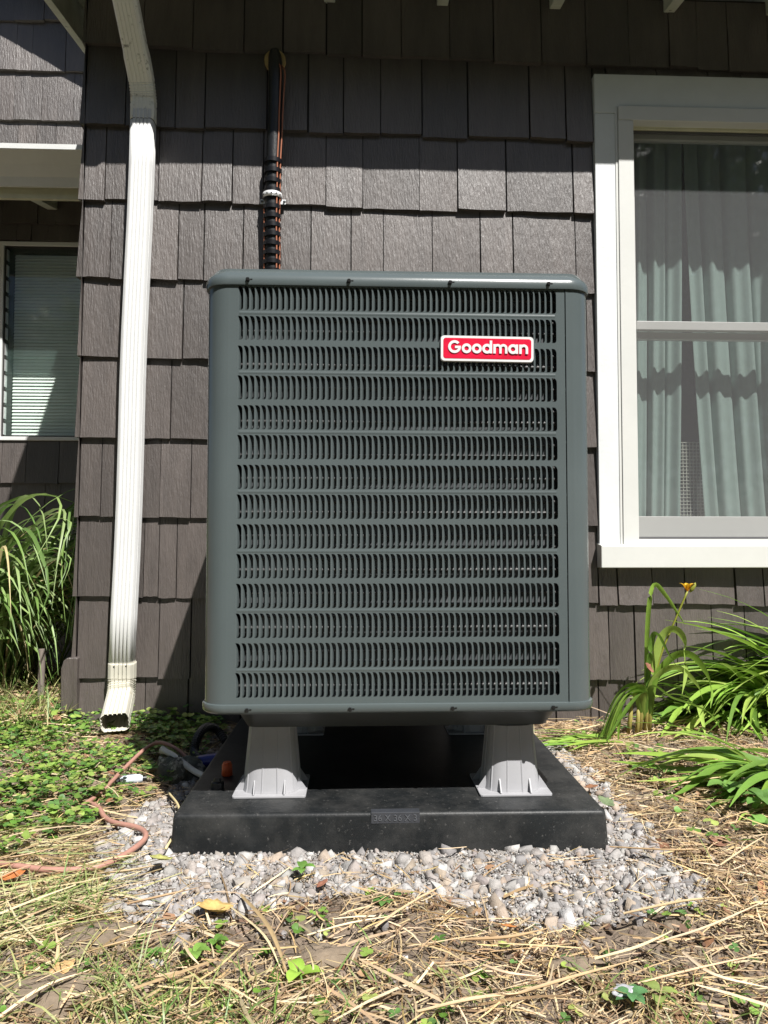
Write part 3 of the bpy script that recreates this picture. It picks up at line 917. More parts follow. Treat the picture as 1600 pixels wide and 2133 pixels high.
# ---- badge
bx = (at(917, 728, UY).x + at(1111, 728, UY).x) / 2; bzc = (at(1013, 701, UY).z + at(1013, 755, UY).z) / 2
bw = (at(1111, 728, UY).x - at(917, 728, UY).x) / 2; bh = (at(1013, 701, UY).z - at(1013, 755, UY).z) / 2
BM = Matrix.Translation((bx, UY - .003, bzc)) @ Matrix.Rotation(R(.5), 4, 'Y')
def rrect2(hx, hz, r, n=6):
    out = []
    for sx, sz, a0 in ((1, 1, 0), (-1, 1, 90), (-1, -1, 180), (1, -1, 270)):
        for k in range(n + 1):
            a = R(a0 + 90 * k / n); out.append((sx * (hx - r) + r * math.cos(a), sz * (hz - r) + r * math.sin(a)))
    return out
def plate(hx, hz, r, y0, y1, ins=0.0): return [[BM @ Vector((x, y0, z)) for x, z in rrect2(hx, hz, r)], [BM @ Vector((x, y1, z)) for x, z in rrect2(hx - ins, hz - ins, r)]]
badge = MB().loft(plate(bw, bh, .008, .0025, -.0035, .001)).build('badge', m_badge, ac)
tag(badge, 'red and white name badge')
MB().loft(plate(bw - .0062, bh - .0062, .006, -.0030, -.0040)).build('badge_field', m_red, badge)
def letters():
    u = .0206
    S = .28; m = MB(); cnt = [0]
    def P(x, z, y): return BM @ Vector(((x - 4.20) * u, y, (z - .52) * u))
    def lay():
        cnt[0] += 1; return -.0056 - .00006 * cnt[0]
    def arc(cx_, cz, ro, ri, a0, a1, n=20):
        y = lay(); v = []; f = []
        for k in range(n + 1):
            a = R(a0 + (a1 - a0) * k / n)
            for rd, yy in ((ro, y), (ri, y), (ri, -.0035), (ro, -.0035)): v.append(P(cx_ + rd * math.cos(a), cz + rd * math.sin(a), yy))
        for k in range(n):
            for q in range(4): f.append((k*4+q, k*4+(q+1) % 4, (k+1)*4+(q+1) % 4, (k+1)*4+q))
        f += [(0, 1, 2, 3), (n*4+3, n*4+2, n*4+1, n*4)]
        m.add(v, f)
    def bar(x0, x1, z0, z1):
        y = lay()
        v = [P(x, z, yy) for yy in (y, -.0035) for x, z in ((x0, z0), (x1, z0), (x1, z1), (x0, z1))]
        m.add(v, [(0, 1, 2, 3), (7, 6, 5, 4), (0, 4, 5, 1), (1, 5, 6, 2), (2, 6, 7, 3), (3, 7, 4, 0)])
    x = 0.0
    arc(.66, .66, .69, .41, 42, 345, 26); bar(.70, 1.34, .50, .76); x = 1.45            # G
    for _ in range(2): arc(x + .5, .5, .53, .24, 0, 360); x += 1.10                     # o o
    arc(x + .5, .5, .53, .24, 0, 360); bar(x + .78, x + 1.05, 0, 1.38); x += 1.17       # d
    bar(x, x + .27, 0, 1.0)                                                             # m
    arc(x + .47, .60, .43, .17, 0, 150, 12); bar(x + .64, x + .90, 0, .61)
    arc(x + 1.09, .60, .43, .17, 0, 150, 12); bar(x + 1.26, x + 1.52, 0, .61); x += 1.62
    arc(x + .5, .5, .53, .24, 0, 360); bar(x + .78, x + 1.05, 0, 1.0); x += 1.17        # a
    bar(x, x + .27, 0, 1.0); arc(x + .50, .57, .46, .19, 0, 150, 12); bar(x + .69, x + .96, 0, .58)  # n
    m.build('badge_lettering', m_badge, badge)
letters()

# ================================================================== DOWNSPOUT
ds = empty('downspout', (at(250, 1400, YW - .06).x, YW - .06, 0.02), 'white ribbed downspout running down the left part of the brown wall', 'downspout')
def spout_profile(w_, d_):
    """rectangular tube with ribbed front and back, points (u, v); v<0 is outwards"""
    hw, hd = w_ / 2, d_ / 2; pts = []
    def face(a, b, n, amp, sgn, horiz):
        seq = []
        for k in range(n):
            for (f, e) in ((.0, 0), (.30, 0), (.42, 1), (.88, 1)):
                seq.append((k + f) / n), pts_e.append(e)
        return seq
    nf = 5
    def run(p0, p1, nrm, n, amp):
        for k in range(n):
            for f, e in ((.05, 0), (.26, 0), (.34, 1), (.97, 1)):
                t = (k + f) / n
                pts.append((p0[0] + (p1[0]-p0[0])*t + nrm[0]*amp*e, p0[1] + (p1[1]-p0[1])*t + nrm[1]*amp*e))
    c = .006
    run((-hw + c, -hd), (hw - c, -hd), (0, -1), 5, .0046)
    pts.append((hw, -hd + c)); run((hw, -hd + c), (hw, hd - c), (1, 0), 3, .0016)
    run((hw - c, hd), (-hw + c, hd), (0, 1), 5, .002)
    pts.append((-hw, hd - c)); run((-hw, hd - c), (-hw, -hd + c), (-1, 0), 3, .0016)
    return pts
def sweep(path, prof, scales=None, U=Vector((1, 0, 0))):
    rings = []
    for i, p in enumerate(path):
        t = (path[min(i+1, len(path)-1)] - path[max(i-1, 0)]).normalized()
        u = (U - t * U.dot(t)).normalized(); v = u.cross(t)
        s = scales[i] if scales else (1, 1)
        rings.append([p + u * a * s[0] + v * b * s[1] for a, b in prof])
    return rings
prof = spout_profile(.078, .052)
dy = YW - .056
T = at(299, 236, dy); B = at(255, 1400, dy)
path = [T + (B - T) * k / 10 for k in range(11)]
for i, p in enumerate(path): p.x += .0025 * math.sin(i * 1.1)
o = MB().loft(sweep(path, prof), True, False, False).build('pipe', m_spout, ds, autosm=35)
o.modifiers.new('thickness', 'SOLIDIFY').thickness = .0012
# upper elbow, comes from the gutter outlet
Gt = Vector((T.x - .02, GY - .035, gz0 + .001))
k0 = T + Vector((0, 0, .055)); k1 = T + Vector((-.001, -.012, .085)); k2_ = T + Vector((-.003, -.036, .125))
far = Gt + Vector((0, .0, -.03))
pts = [T + Vector((0, 0, -.035)), T + Vector((0, 0, .03)), k0, k1, k2_, k2_ + (far - k2_) * .35, k2_ + (far - k2_) * .7, far + Vector((0, .01, -.005)), Gt]
pp = ppu = smoothpath(pts, 7)
scs = []
for i, p in enumerate(pp):
    dz = p.z - T.z
    crimp = 1.0 if (.02 < dz < .115) else 0.0
    s = 1.05 - crimp * (.05 if i % 2 else -.015)
    if .18 < dz: s = 1.0
    scs.append((s, s))
o = MB().loft(sweep(pp, prof, scs), True, False, False).build('upper_elbow', m_spout_dirty, ds, autosm=35)
o.modifiers.new('thickness', 'SOLIDIFY').thickness = .0012
# lower elbow kicking forward
E = at(239, 1506, dy - .20)
def eb(f, y, z): return Vector((B.x + (E.x - B.x) * f, B.y + y, B.z + z))
dzE = E.z - B.z
pts = [eb(0, 0, .035), eb(0, 0, -.022), eb(.06, -.010, -.046), eb(.2, -.036, -.076), eb(.5, -.095, dzE + .036), eb(.8, -.155, dzE + .014), E]
pp = smoothpath(pts, 8); scs = []
for i, p in enumerate(pp):
    dz = B.z - p.z
    crimp = 1.0 if (.026 < dz < .082) else 0
    s = 1.06 - crimp * (.07 if i % 2 else -.02)
    if i == len(pp) - 1: s = 1.09
    scs.append((s, s))
o = MB().loft(sweep(pp, prof, scs), True, False, False).build('lower_elbow', m_spout_old, ds, autosm=35)
o.modifiers.new('thickness', 'SOLIDIFY').thickness = .0014
# seam bands where the elbows sleeve over the pipe
m_grime = mat('seam_grime', (0.06, 0.055, 0.045), .8, .3, 60)
for p, mm in ((T + Vector((0, 0, -.0355)), m_grime), (B + Vector((0, 0, .0358)), m_spout_old)):
    MB().loft(sweep([p + Vector((0, 0, .0016)), p - Vector((0, 0, .0006))], prof, [(1.045, 1.045)] * 2), True, True, True).build('seam', mm, ds)
ig = min(range(len(ppu)), key=lambda i: abs(ppu[i].z - at(285, 131, ppu[i].y).z))
MB().loft(sweep(ppu[ig:ig+2], prof, [(1.06, 1.06)] * 2), True, True, True).build('grime_line', m_grime, ds)
for q in ((-.02, .012), (.022, .014)):
    inst('rivet', sme, (B.x + q[0], dy - .0315, B.z + q[1] + .012), ds, scale=(.6, .6, .6))

# ================================================================== REFRIGERANT LINES
ly = YW - .052
def lp_(px, py, off=0.0): return at(px, py, ly + off)
ls = empty('line_set', lp_(567, 560), 'black insulated refrigerant pipe with copper coloured wires rising from behind the air conditioner', 'pipe')
zend = 0.62
P0 = lp_(567, 560); P1 = lp_(567, 430); P2 = lp_(571, 300); P3 = lp_(574, 200); P4 = lp_(574, 150)
path = smoothpath([Vector((P0.x, P0.y - .02, zend - .02)), Vector((P0.x, P0.y, 1.0)), P0, P1, P2, P3, P4 + Vector((0, .004, 0)), at(573, 118, YW - .008), at(573, 108, YW + .05)], 6)
MB().tube(path, .0265, 18).build('insulation', m_foam, ls, smooth=True)
hc = at(573, 126, YW - .019)
MB().loft([[hc + Vector((.040 * math.cos(a), y, .040 * math.sin(a))) for a in (2*math.pi*k/20 for k in range(20))] for y in (-.004, .02)]).build('wall_sealant', m_putty, ls, smooth=False)
def cpx(py): return 567 + max(0, 430 - py) * .027 if py > 200 else 573.5
for ang, r_, sw in ((-52, .0292, 0), (-22, .0300, 1)):
    pts = []
    for py in (150, 200, 245, 280, 310, 340, 380, 420, 470, 520, 570, 620):
        c = lp_(cpx(py), py)
        out_ = .006 * max(0, (320 - py) / 120) if py < 320 else 0
        pts.append(c + Vector((math.cos(R(ang)) * r_ + out_ * .4 * (1 + sw) + .0008 * math.sin(py * .05), math.sin(R(ang)) * r_, 0)))
    pts.insert(0, at(576, 128, YW - .03))
    MB().tube(smoothpath(pts, 4), .0028, 8).build('control_wire', m_copper, ls, smooth=True)
pts = [lp_(cpx(py), py) + Vector((-.0275, -.0120, 0)) for py in (436, 470, 500, 530, 560, 600)]
MB().tube(smoothpath(pts, 4), .0028, 8).build('control_wire', m_copper, ls, smooth=True)
band = []
for py in list(range(338, 404, 21)) + list(range(434, 575, 19)):
    c = lp_(cpx(py), py)
    tl = Matrix.Rotation(random.uniform(-.08, .08), 4, 'Y')
    rg = []
    for zz in (-.0078, .0078):
        rg.append([c + tl @ Vector((.0332 * math.cos(a), .0332 * math.sin(a), zz)) for a in (2*math.pi*k/20 for k in range(20))])
    MB().loft(rg).build('tape_band', m_tape, ls, autosm=40)
sc_ = lp_(cpx(412), 412)
st = MB()
rg = []
for zz in (-.010, .010):
    rg.append([sc_ + Vector((.0350 * math.cos(a), .0350 * math.sin(a), zz + .004)) for a in (2*math.pi*k/24 for k in range(24))])
st.loft(rg, True, False, False)
for s in (-1, 1): st.box(sc_.x + s * .034 - .013, sc_.x + s * .034 + .013, YW - .026, YW - .024, sc_.z - .012, sc_.z + .006)
strap = st.build('pipe_strap', m_galv, ls, autosm=40)
strap.modifiers.new('thickness', 'SOLIDIFY').thickness = .0012
for k in range(5):
    a = R(-90 + (k - 2) * 28)
    p = sc_ + Vector((.0356 * math.cos(a), .0356 * math.sin(a), .004))
    inst('strap_hole', sme, p, strap, scale=(.5, .3, .5), rot=(0, 0, a + math.pi / 2))
for s in (-1, 1): inst('strap_screw', sme, (sc_.x + s * .041, YW - .0265, sc_.z - .003), strap, scale=(.8, .8, .8))

# ================================================================== PLANTS AND LITTER
def blades(base, az, length, width, p0, p1, S=4, roll=None, bend=None, gamma=1.0, taper=1.0, fold=0.0, flat0=0.35):
    N = len(az)
    pos = np.array(base, dtype=float)
    roll = np.zeros(N) if roll is None else roll
    bend = np.zeros(N) if bend is None else bend
    rows = []; k = 3 if fold else 2
    for s in range(S + 1):
        t = s / S
        p = p0 + (p1 - p0) * t ** gamma
        a = az + bend * t
        d = np.stack([np.cos(p)*np.cos(a), np.cos(p)*np.sin(a), np.sin(p)], 1)
        side = np.stack([-np.sin(a), np.cos(a), np.zeros(N)], 1)
        nrm = np.cross(d, side)
        sd = side*np.cos(roll)[:, None] + nrm*np.sin(roll)[:, None]
        prof = min(1.0, flat0 + t*3) * (1 - max(0, (t - .45) / .55) ** 1.6 * taper)
        wv = (width * max(prof, .06) * .5)[:, None]
        if fold:
            rows.append(np.stack([pos - sd*wv, pos - np.cross(sd, d)*wv*-fold, pos + sd*wv], 1))
        else:
            rows.append(np.stack([pos - sd*wv, pos + sd*wv], 1))
        pos = pos + d * (length / S)[:, None]
    V = np.stack(rows, 1).reshape(-1, 3)            # N, S+1, k
    n0 = np.arange(N)[:, None, None] * (S+1)*k
    q = (np.arange(S)*k)[None, :, None] + np.arange(k-1)[None, None, :]
    a = (n0 + q).reshape(-1)
    F = np.stack([a, a+1, a+k+1, a+k], 1)
    return V, F, (S+1)*k
def stuff(name, parts, m, label, cat):
    Vs, Fs, Cs, b = [], [], [], 0
    for V, F, C in parts:
        Vs.append(V); Fs.append(F + b); Cs.append(C); b += len(V)
    o = np_mesh(name, np.concatenate(Vs), np.concatenate(Fs), m, cols=np.concatenate(Cs))
    return tag(o, label, cat, kind='stuff')
def pal(cols, n, var=.18, w=None, hue=.05):
    cols = np.array(cols, dtype=float)
    c = cols[rng.choice(len(cols), n, p=w)]
    return np.clip(c * rng.uniform(1-var, 1+var, (n, 1)) * rng.uniform(1-hue, 1+hue, (n, 3)), 0, 1)
def inpoly(x, y, poly):
    inside = np.zeros(len(x), bool); n = len(poly); j = n - 1
    for i in range(n):
        xi_, yi_ = poly[i]; xj, yj = poly[j]
        c = ((yi_ > y) != (yj > y)) & (x < (xj - xi_) * (y - yi_) / (yj - yi_ + 1e-12) + xi_)
        inside ^= c; j = i
    return inside
def gpoly(pts): return [(gnd(a, b).x, gnd(a, b).y) for a, b in pts]
def onpad(x, y, m=.0):
    c, s = math.cos(.012), math.sin(.012)
    dx, dy_ = x - PADC.x, y - PADC.y
    return (np.abs(dx*c - dy_*s) < PW + m) & (np.abs(dx*s + dy_*c) < PW + m)
def outside(x, y):      # free ground: not in the house
    return ((x > XC - .03) & (y < YW - .03)) | ((x <= XC - .03) & (y < YWING - .04))
def scatter(n, x0, x1, y0, y1):
    return rng.uniform(x0, x1, n), rng.uniform(y0, y1, n)
def visible_wedge(x, y, m=.25): return (x > -.50*y - m + .03*y) & (x < .565*y + m) & (y > .9)
GRAVEL = gpoly([(372, 1600), (330, 1665), (250, 1700), (205, 1760), (222, 1860), (330, 1915), (420, 1935), (520, 1895), (640, 1868), (800, 1858), (930, 1868),
                (1060, 1905), (1150, 1925), (1250, 1915), (1350, 1888), (1470, 1880), (1445, 1835), (1375, 1775), (1285, 1680), (1205, 1590), (1170, 1545), (450, 1520)])
CLOVER = gpoly([(-60, 1440), (150, 1500), (290, 1485), (470, 1490), (470, 1545), (400, 1600), (330, 1660), (240, 1700), (120, 1760), (-60, 1840)])
LAWN = gpoly([(-80, 1800), (180, 1840), (260, 1960), (330, 2040), (520, 2090), (700, 2160), (-80, 2200)])

# ---- gravel on a bed of stone dust
def gravel_bed():
    xs, ys = np.arange(-.85, 1.1, .009), np.arange(1.15, 2.5, .009)
    X, Y = np.meshgrid(xs, ys)
    e = vnoise(X, Y, 4, 21) * .045 + .012*vnoise(X, Y, 20, 22)
    ok = inpoly((X + e).ravel(), (Y + e*.8).ravel(), GRAVEL).reshape(X.shape)
    Z = gz(X, Y) + .006*vnoise(X, Y, 7, 8) + .004*vnoise(X, Y, 17, 9) + .0035 + rng.normal(0, .0013, X.shape)
    n, k = len(xs), len(ys)
    i, j = np.meshgrid(np.arange(n-1), np.arange(k-1)); a = (j*n + i).ravel()
    inn = (ok[:-1, :-1] & ok[1:, 1:] & ok[:-1, 1:] & ok[1:, :-1]).ravel(); a = a[inn]
    o = np_mesh('gravel_bed', np.stack([X.ravel(), Y.ravel(), Z.ravel()], 1), np.stack([a, a+1, a+n+1, a+n], 1), m_dust, smooth=True)
    tag(o, 'bed of pale stone dust under the gravel', 'ground', kind='structure')
gravel_bed()
ico_v = []
g_ = (1 + 5 ** .5) / 2
for a in (-1, 1):
    for b in (-g_, g_): ico_v += [(0, a, b), (a, b, 0), (b, 0, a)]
ico_v = np.array(ico_v) / math.sqrt(1 + g_*g_)
def hull_faces(P):
    f = []
    n = len(P)
    for i in range(n):
        for j in range(i+1, n):
            for k in range(j+1, n):
                nr = np.cross(P[j]-P[i], P[k]-P[i]); d = (P - P[i]) @ nr
                if (d <= 1e-9).all(): f.append((i, j, k))
                elif (d >= -1e-9).all(): f.append((i, k, j))
    return np.array(f)
stone_kinds = []
for k in range(14):
    P = np.array([(sx, sy2, sz2) for sx in (-1, 1) for sy2 in (-1, 1) for sz2 in (-1, 1)], dtype=float) * .62
    P = np.concatenate([P + rng.uniform(-.30, .30, P.shape), rng.uniform(-.5, .5, (4, 3)) * 1.9])
    P = P * np.array([1.15, rng.uniform(.65, .95), rng.uniform(.5, .8)])
    stone_kinds.append((P, hull_faces(P)))
def rotmats(n):
    q = rng.normal(size=(n, 4)); q /= np.linalg.norm(q, axis=1)[:, None]
    w_, x, y, z = q.T
    return np.stack([np.stack([1-2*(y*y+z*z), 2*(x*y-z*w_), 2*(x*z+y*w_)], 1), np.stack([2*(x*y+z*w_), 1-2*(x*x+z*z), 2*(y*z-x*w_)], 1),
                     np.stack([2*(x*z-y*w_), 2*(y*z+x*w_), 1-2*(x*x+y*y)], 1)], 1)
STONE_COLS = [(.32, .30, .285), (.27, .255, .245), (.35, .335, .32), (.30, .27, .245), (.22, .21, .205), (.42, .41, .395), (.33, .27, .215), (.29, .26, .245)]
def stones(x, y, z, size, cols):
    parts = []
    kind = rng.integers(0, len(stone_kinds), len(x)); Rm = rotmats(len(x))
    for k, (P, Fk) in enumerate(stone_kinds):
        ix = np.where(kind == k)[0]
        if not len(ix): continue
        V = np.einsum('nij,pj->npi', Rm[ix], P) * size[ix][:, None, None] + np.stack([x[ix], y[ix], z[ix]], 1)[:, None, :]
        F = (Fk[None] + (np.arange(len(ix)) * 12)[:, None, None]).reshape(-1, 3)
        parts.append((V.reshape(-1, 3), F, np.repeat(cols[ix], 12, 0)))
    return parts
n = 26000
x, y = scatter(n, -.85, 1.1, 1.15, 2.75)
e = vnoise(x, y, 4, 21) * .045 + rng.normal(0, .018, n)
keep = inpoly(x + e, y + e*.8, GRAVEL) & ~onpad(x, y, .004)
back_ = (y > PADC.y + .2) & (rng.random(n) < .6)
x, y = x[keep & ~back_], y[keep & ~back_]
sz = np.clip(rng.lognormal(math.log(.0060), .58, len(x)), .0022, .019)
zz = gz(x, y) + .006*vnoise(x, y, 7, 8) + .004*vnoise(x, y, 17, 9) + rng.uniform(.001, .007, len(x)) + .006 * np.clip((1.62 - y) * 6, 0, 1) * 0
n3 = 90000
x3_, y3_ = scatter(n3, -.85, 1.1, 1.15, 2.75)
k3 = inpoly(x3_ + vnoise(x3_, y3_, 4, 21)*.035, y3_ + vnoise(x3_, y3_, 4, 21)*.028, GRAVEL) & ~onpad(x3_, y3_, .002) & (y3_ < PADC.y + .3)
x = np.concatenate([x, x3_[k3]]); y = np.concatenate([y, y3_[k3]])
sz = np.concatenate([sz, rng.uniform(.0016, .0042, k3.sum())]); zz = np.concatenate([zz, gz(x3_[k3], y3_[k3]) + rng.uniform(.001, .009, k3.sum())])
parts = stones(x, y, zz, sz, pal(STONE_COLS, len(x), .15, hue=.012) * 1.02)
# strays thrown out over the soil
x2_, y2_ = scatter(420, -.8, 1.2, 1.05, 1.7)
sel = visible_wedge(x2_, y2_) & (rng.random(420) < np.clip((y2_ - 1.1) / .4, .12, 1)) & ~onpad(x2_, y2_, .01)
x2_, y2_ = x2_[sel], y2_[sel]
parts += stones(x2_, y2_, gz(x2_, y2_) + .004, np.clip(rng.lognormal(math.log(.006), .4, len(x2_)), .003, .013), pal(STONE_COLS, len(x2_), .15, hue=.012))
stuff('gravel', parts, m_gravel, 'crushed pale limestone gravel round the black pad', 'gravel')
def single_stone(px, py, size, colr, where):
    p = gnd(px, py, .012)
    P, Fk = stone_kinds[random.randrange(len(stone_kinds))]
    b = P * size
    Rz = np.array(Matrix.Rotation(random.uniform(0, 6.3), 3, 'Z'))
    b = b @ Rz.T
    o = mesh_obj('limestone_chunk', b, Fk, m_gravel, loc=(p.x, p.y, float(gz(p.x, p.y)) + size*.42), cols=np.tile(np.array(colr), (12, 1)))
    return tag(o, 'pale limestone chunk ' + where, 'stone', 'larger limestone chunks in the gravel')
for px, py, s, wh in ((240, 1878, .021, 'at the far left tip of the gravel'), (385, 1900, .018, 'just left of the large tan leaf'), (380, 1950, .016, 'on bare soil below the large tan leaf'),
        (1335, 1893, .014, 'standing alone on soil right of the gravel front'), (1380, 1800, .015, 'left one of the pair at the right gravel edge'), (1395, 1812, .015, 'right one of the pair at the right gravel edge'),
        (1150, 1870, .015, 'below the right half of the pad front'), (1315, 1855, .020, 'below and right of the right pad corner'), (1440, 1862, .018, 'at the far right tip of the gravel'),
        (505, 1832, .020, 'below the left riser, near the pad front'), (915, 1836, .020, 'below the pad size tag, slightly to its right'),
        (265, 1735, .018, 'beside the bend of the winding pinkish cable'), (1218, 1935, .011, 'small, on the soil below the right riser'), (300, 1700, .017, 'on the gravel left of the pad corner')):
    single_stone(px, py, s, pal(STONE_COLS[:6], 1, .1, hue=.012)[0] * 1.1, wh)

# ---- crumbs of earth between the straw
xc_, yc_ = scatter(16000, -1.2, 1.6, .9, 2.8)
kc_ = outside(xc_, yc_) & ~onpad(xc_, yc_, .03) & visible_wedge(xc_, yc_) & ~inpoly(xc_, yc_, GRAVEL)
xc_, yc_ = xc_[kc_], yc_[kc_]
stuff('soil_crumbs', stones(xc_, yc_, gz(xc_, yc_) + .001, np.clip(rng.lognormal(math.log(.0042), .5, len(xc_)), .0015, .014), pal([(.19, .145, .105), (.15, .115, .085), (.24, .19, .14)], len(xc_), .15)),
      m_gravel, 'crumbs of brown earth between the straw', 'soil')

# ---- straw mulch
STRAW = [(.60, .45, .27), (.48, .34, .19), (.68, .55, .36), (.40, .28, .15), (.28, .19, .11), (.48, .38, .24), (.58, .42, .20)]
def straw(n, xr, yr, lens, wid, zmax, keepf, azmean=None, azs=1.6, w=None, cols=STRAW, S=3):
    x, y = scatter(n, *xr, *yr)
    k = keepf(x, y); x, y = x[k], y[k]; n = len(x)
    az = rng.uniform(0, 6.283, n) if azmean is None else rng.normal(azmean, azs, n)
    L = rng.uniform(*lens, n) * rng.choice([.5, 1, 1, 1.4], n)
    W = rng.uniform(*wid, n) * rng.choice([.7, 1, 1.3], n)
    b = np.stack([x - np.cos(az)*L/2, y - np.sin(az)*L/2, gz(x, y) + rng.uniform(.003, zmax, n)], 1)
    p = rng.normal(0, .09, n)
    V, F, nv = blades(b, az, L, W, p + .06, p - .06 + rng.normal(0, .06, n), S, roll=rng.normal(0, .7, n), bend=rng.normal(0, .45, n), flat0=.85, taper=.5)
    V[:, 2] = np.maximum(V[:, 2], gz(V[:, 0], V[:, 1]) + .002)
    return V, F, np.repeat(pal(cols, n, .2, w), nv, 0)
free = lambda x, y: outside(x, y) & ~onpad(x, y, .035) & visible_wedge(x, y)
def dens(x, y):
    g = inpoly(x, y, GRAVEL); c = inpoly(x, y, CLOVER)
    patch = np.clip(.62 + .9*vnoise(x, y, 2.2, 33), .12, 1)
    d = np.where(g, .13, np.where(c, .38, patch))
    return free(x, y) & (rng.random(len(x)) < d)
parts = [straw(42000, (-1.2, 1.6), (.9, 2.8), (.018, .085), (.0012, .0030), .020, dens),
         straw(1900, (-1.2, 1.6), (.9, 2.8), (.08, .20), (.0020, .0042), .024, lambda x, y: dens(x, y) & ~onpad(x, y, .14)),
         straw(9000, (-1.2, 1.6), (.9, 2.8), (.012, .05), (.0015, .004), .012, dens, cols=[(.25, .15, .08), (.18, .11, .07), (.40, .28, .15)])]
parts.append(straw(26000, (-1.2, 1.6), (.9, 2.8), (.010, .034), (.0009, .0020), .014, dens, S=2))
# combed dry grass at the left
combf = lambda x, y: free(x, y) & inpoly(x, y, gpoly([(-80, 1720), (220, 1740), (300, 1850), (200, 1960), (-80, 2010)])) & (rng.random(len(x)) < .8)
parts.append(straw(3200, (-1.2, -.2), (1.1, 2.2), (.06, .2), (.0015, .003), .03, combf, .25, .35, cols=[(.50, .41, .23), (.36, .34, .15), (.58, .47, .28), (.26, .31, .10)]))
parts.append(straw(3500, (-1.9, -1.0), (2.7, 3.9), (.06, .2), (.0025, .006), .05, lambda x, y: outside(x, y)))
stuff('straw_litter', parts, m_straw, 'dry straw and cut grass strewn over the soil', 'straw')
# brown leaf crumbs
def flakes(n, keepf, size, cols, lift=.012, tilt=.5, xr=(-1.2, 1.6), yr=(.9, 2.8), sides=6):
    x, y = scatter(n, *xr, *yr); k = keepf(x, y); x, y = x[k], y[k]; n = len(x)
    s = rng.uniform(*size, n)
    az = rng.uniform(0, 6.28, n); Rm = rotmats(n)
    nrm = np.stack([rng.normal(0, tilt, n), rng.normal(0, tilt, n), np.ones(n)], 1); nrm /= np.linalg.norm(nrm, axis=1)[:, None]
    u = np.cross(nrm, np.stack([np.cos(az), np.sin(az), np.zeros(n)], 1)); u /= np.linalg.norm(u, axis=1)[:, None]; v = np.cross(nrm, u)
    c = np.stack([x, y, gz(x, y) + rng.uniform(.004, lift, n)], 1)
    pts = [c + nrm * (s*.12)[:, None]]
    for q in range(sides):
        a = 2*math.pi*q/sides; r = s * rng.uniform(.55, 1.05, n)
        pts.append(c + u*(np.cos(a)*r)[:, None] + v*(np.sin(a)*r*.62)[:, None] + nrm*(rng.uniform(-.1, .25, n)*s)[:, None])
    V = np.stack(pts, 1).reshape(-1, 3); m = sides + 1
    F = np.array([(0, 1+q, 1+(q+1) % sides) for q in range(sides)])
    F = (F[None] + (np.arange(n)*m)[:, None, None]).reshape(-1, 3)
    return V, F, np.repeat(pal(cols, n, .2), m, 0)
DEADC = [(.20, .10, .055), (.28, .15, .08), (.15, .085, .055), (.34, .22, .12)]
parts = [flakes(2600, lambda x, y: dens(x, y) & (x > .45), (.006, .022), DEADC), flakes(1300, lambda x, y: dens(x, y) & (x < .5), (.005, .016), DEADC),
         flakes(500, lambda x, y: outside(x, y), (.01, .03), DEADC, .05, .8, (-1.9, -1.0), (2.7, 3.9))]
stuff('leaf_litter', parts, m_dead, 'crumbled brown leaf litter mixed into the straw', 'leaf litter')

# ---- green ground cover of small lobed leaves, left
def lobed(n, keepf, size, h, cols, xr, yr, tilt=.45, lf=3):
    x, y = scatter(n, *xr, *yr); k = keepf(x, y); x, y = x[k], y[k]
    parts = []
    nn = len(x); hz = rng.uniform(*h, nn); col_ = pal(cols, nn, .25)
    a0 = rng.uniform(0, 6.28, nn); s = rng.uniform(*size, nn)
    for q in range(lf):
        a = a0 + q * 6.283 / lf + rng.normal(0, .15, nn)
        d = np.stack([np.cos(a), np.sin(a), rng.normal(.05, tilt*.5, nn)], 1); d /= np.linalg.norm(d, axis=1)[:, None]
        up = np.stack([rng.normal(0, tilt*.6, nn), rng.normal(0, tilt*.6, nn), np.ones(nn)], 1)
        u = np.cross(up, d); u /= np.linalg.norm(u, axis=1)[:, None]; nr = np.cross(d, u)
        c = np.stack([x, y, gz(x, y) + hz], 1)
        prof = [(0.0, 0.0, 0), (.25, -.34, .10), (.55, -.52, .14), (.85, -.40, .08), (1.0, -.12, .0), (.93, 0, -.03), (1.0, .12, .0), (.85, .40, .08), (.55, .52, .14), (.25, .34, .10), (.5, 0, 0)]
        P = np.stack([c + d*(t*s)[:, None] + u*(w_*s)[:, None] + nr*(z_*s)[:, None] for t, w_, z_ in prof], 1)
        Fk = np.array([(10, i, i+1) for i in range(0, 9)] + [(10, 9, 0)])
        parts.append((P.reshape(-1, 3), (Fk[None] + (np.arange(nn)*11)[:, None, None]).reshape(-1, 3), np.repeat(col_, 11, 0)))
    # stalks
    b = np.stack([x, y, gz(x, y)], 1)
    V, F, nv = blades(b, a0, hz*1.02, np.full(nn, .0016), np.full(nn, 1.5), np.full(nn, 1.4), 1)
    F = np.concatenate([F[:, [0, 1, 2]], F[:, [0, 2, 3]]])
    parts.append((V, F, np.repeat(col_, nv, 0)))
    return parts
GREENC = [(.13, .26, .04), (.19, .32, .06), (.08, .17, .035), (.27, .38, .08), (.11, .22, .06), (.33, .39, .11)]
def clov(x, y):
    d = np.clip(.60 + 1.0*vnoise(x, y, 3.0, 51), .08, 1)
    return outside(x, y) & inpoly(x, y, CLOVER) & ~onpad(x, y, .03) & (np.hypot(x - E.x, y - (E.y - .07)) > .10) & (rng.random(len(x)) < d)
parts = lobed(8500, clov, (.007, .018), (.010, .045), GREENC, (-1.6, -.3), (1.4, 2.85))
parts += lobed(900, lambda x, y: outside(x, y) & (y > 2.45) & (rng.random(len(x)) < .8) & (np.hypot(x - E.x, y - (E.y - .07)) > .13), (.010, .024), (.02, .07), GREENC, (-1.75, -.45), (2.3, 3.0))
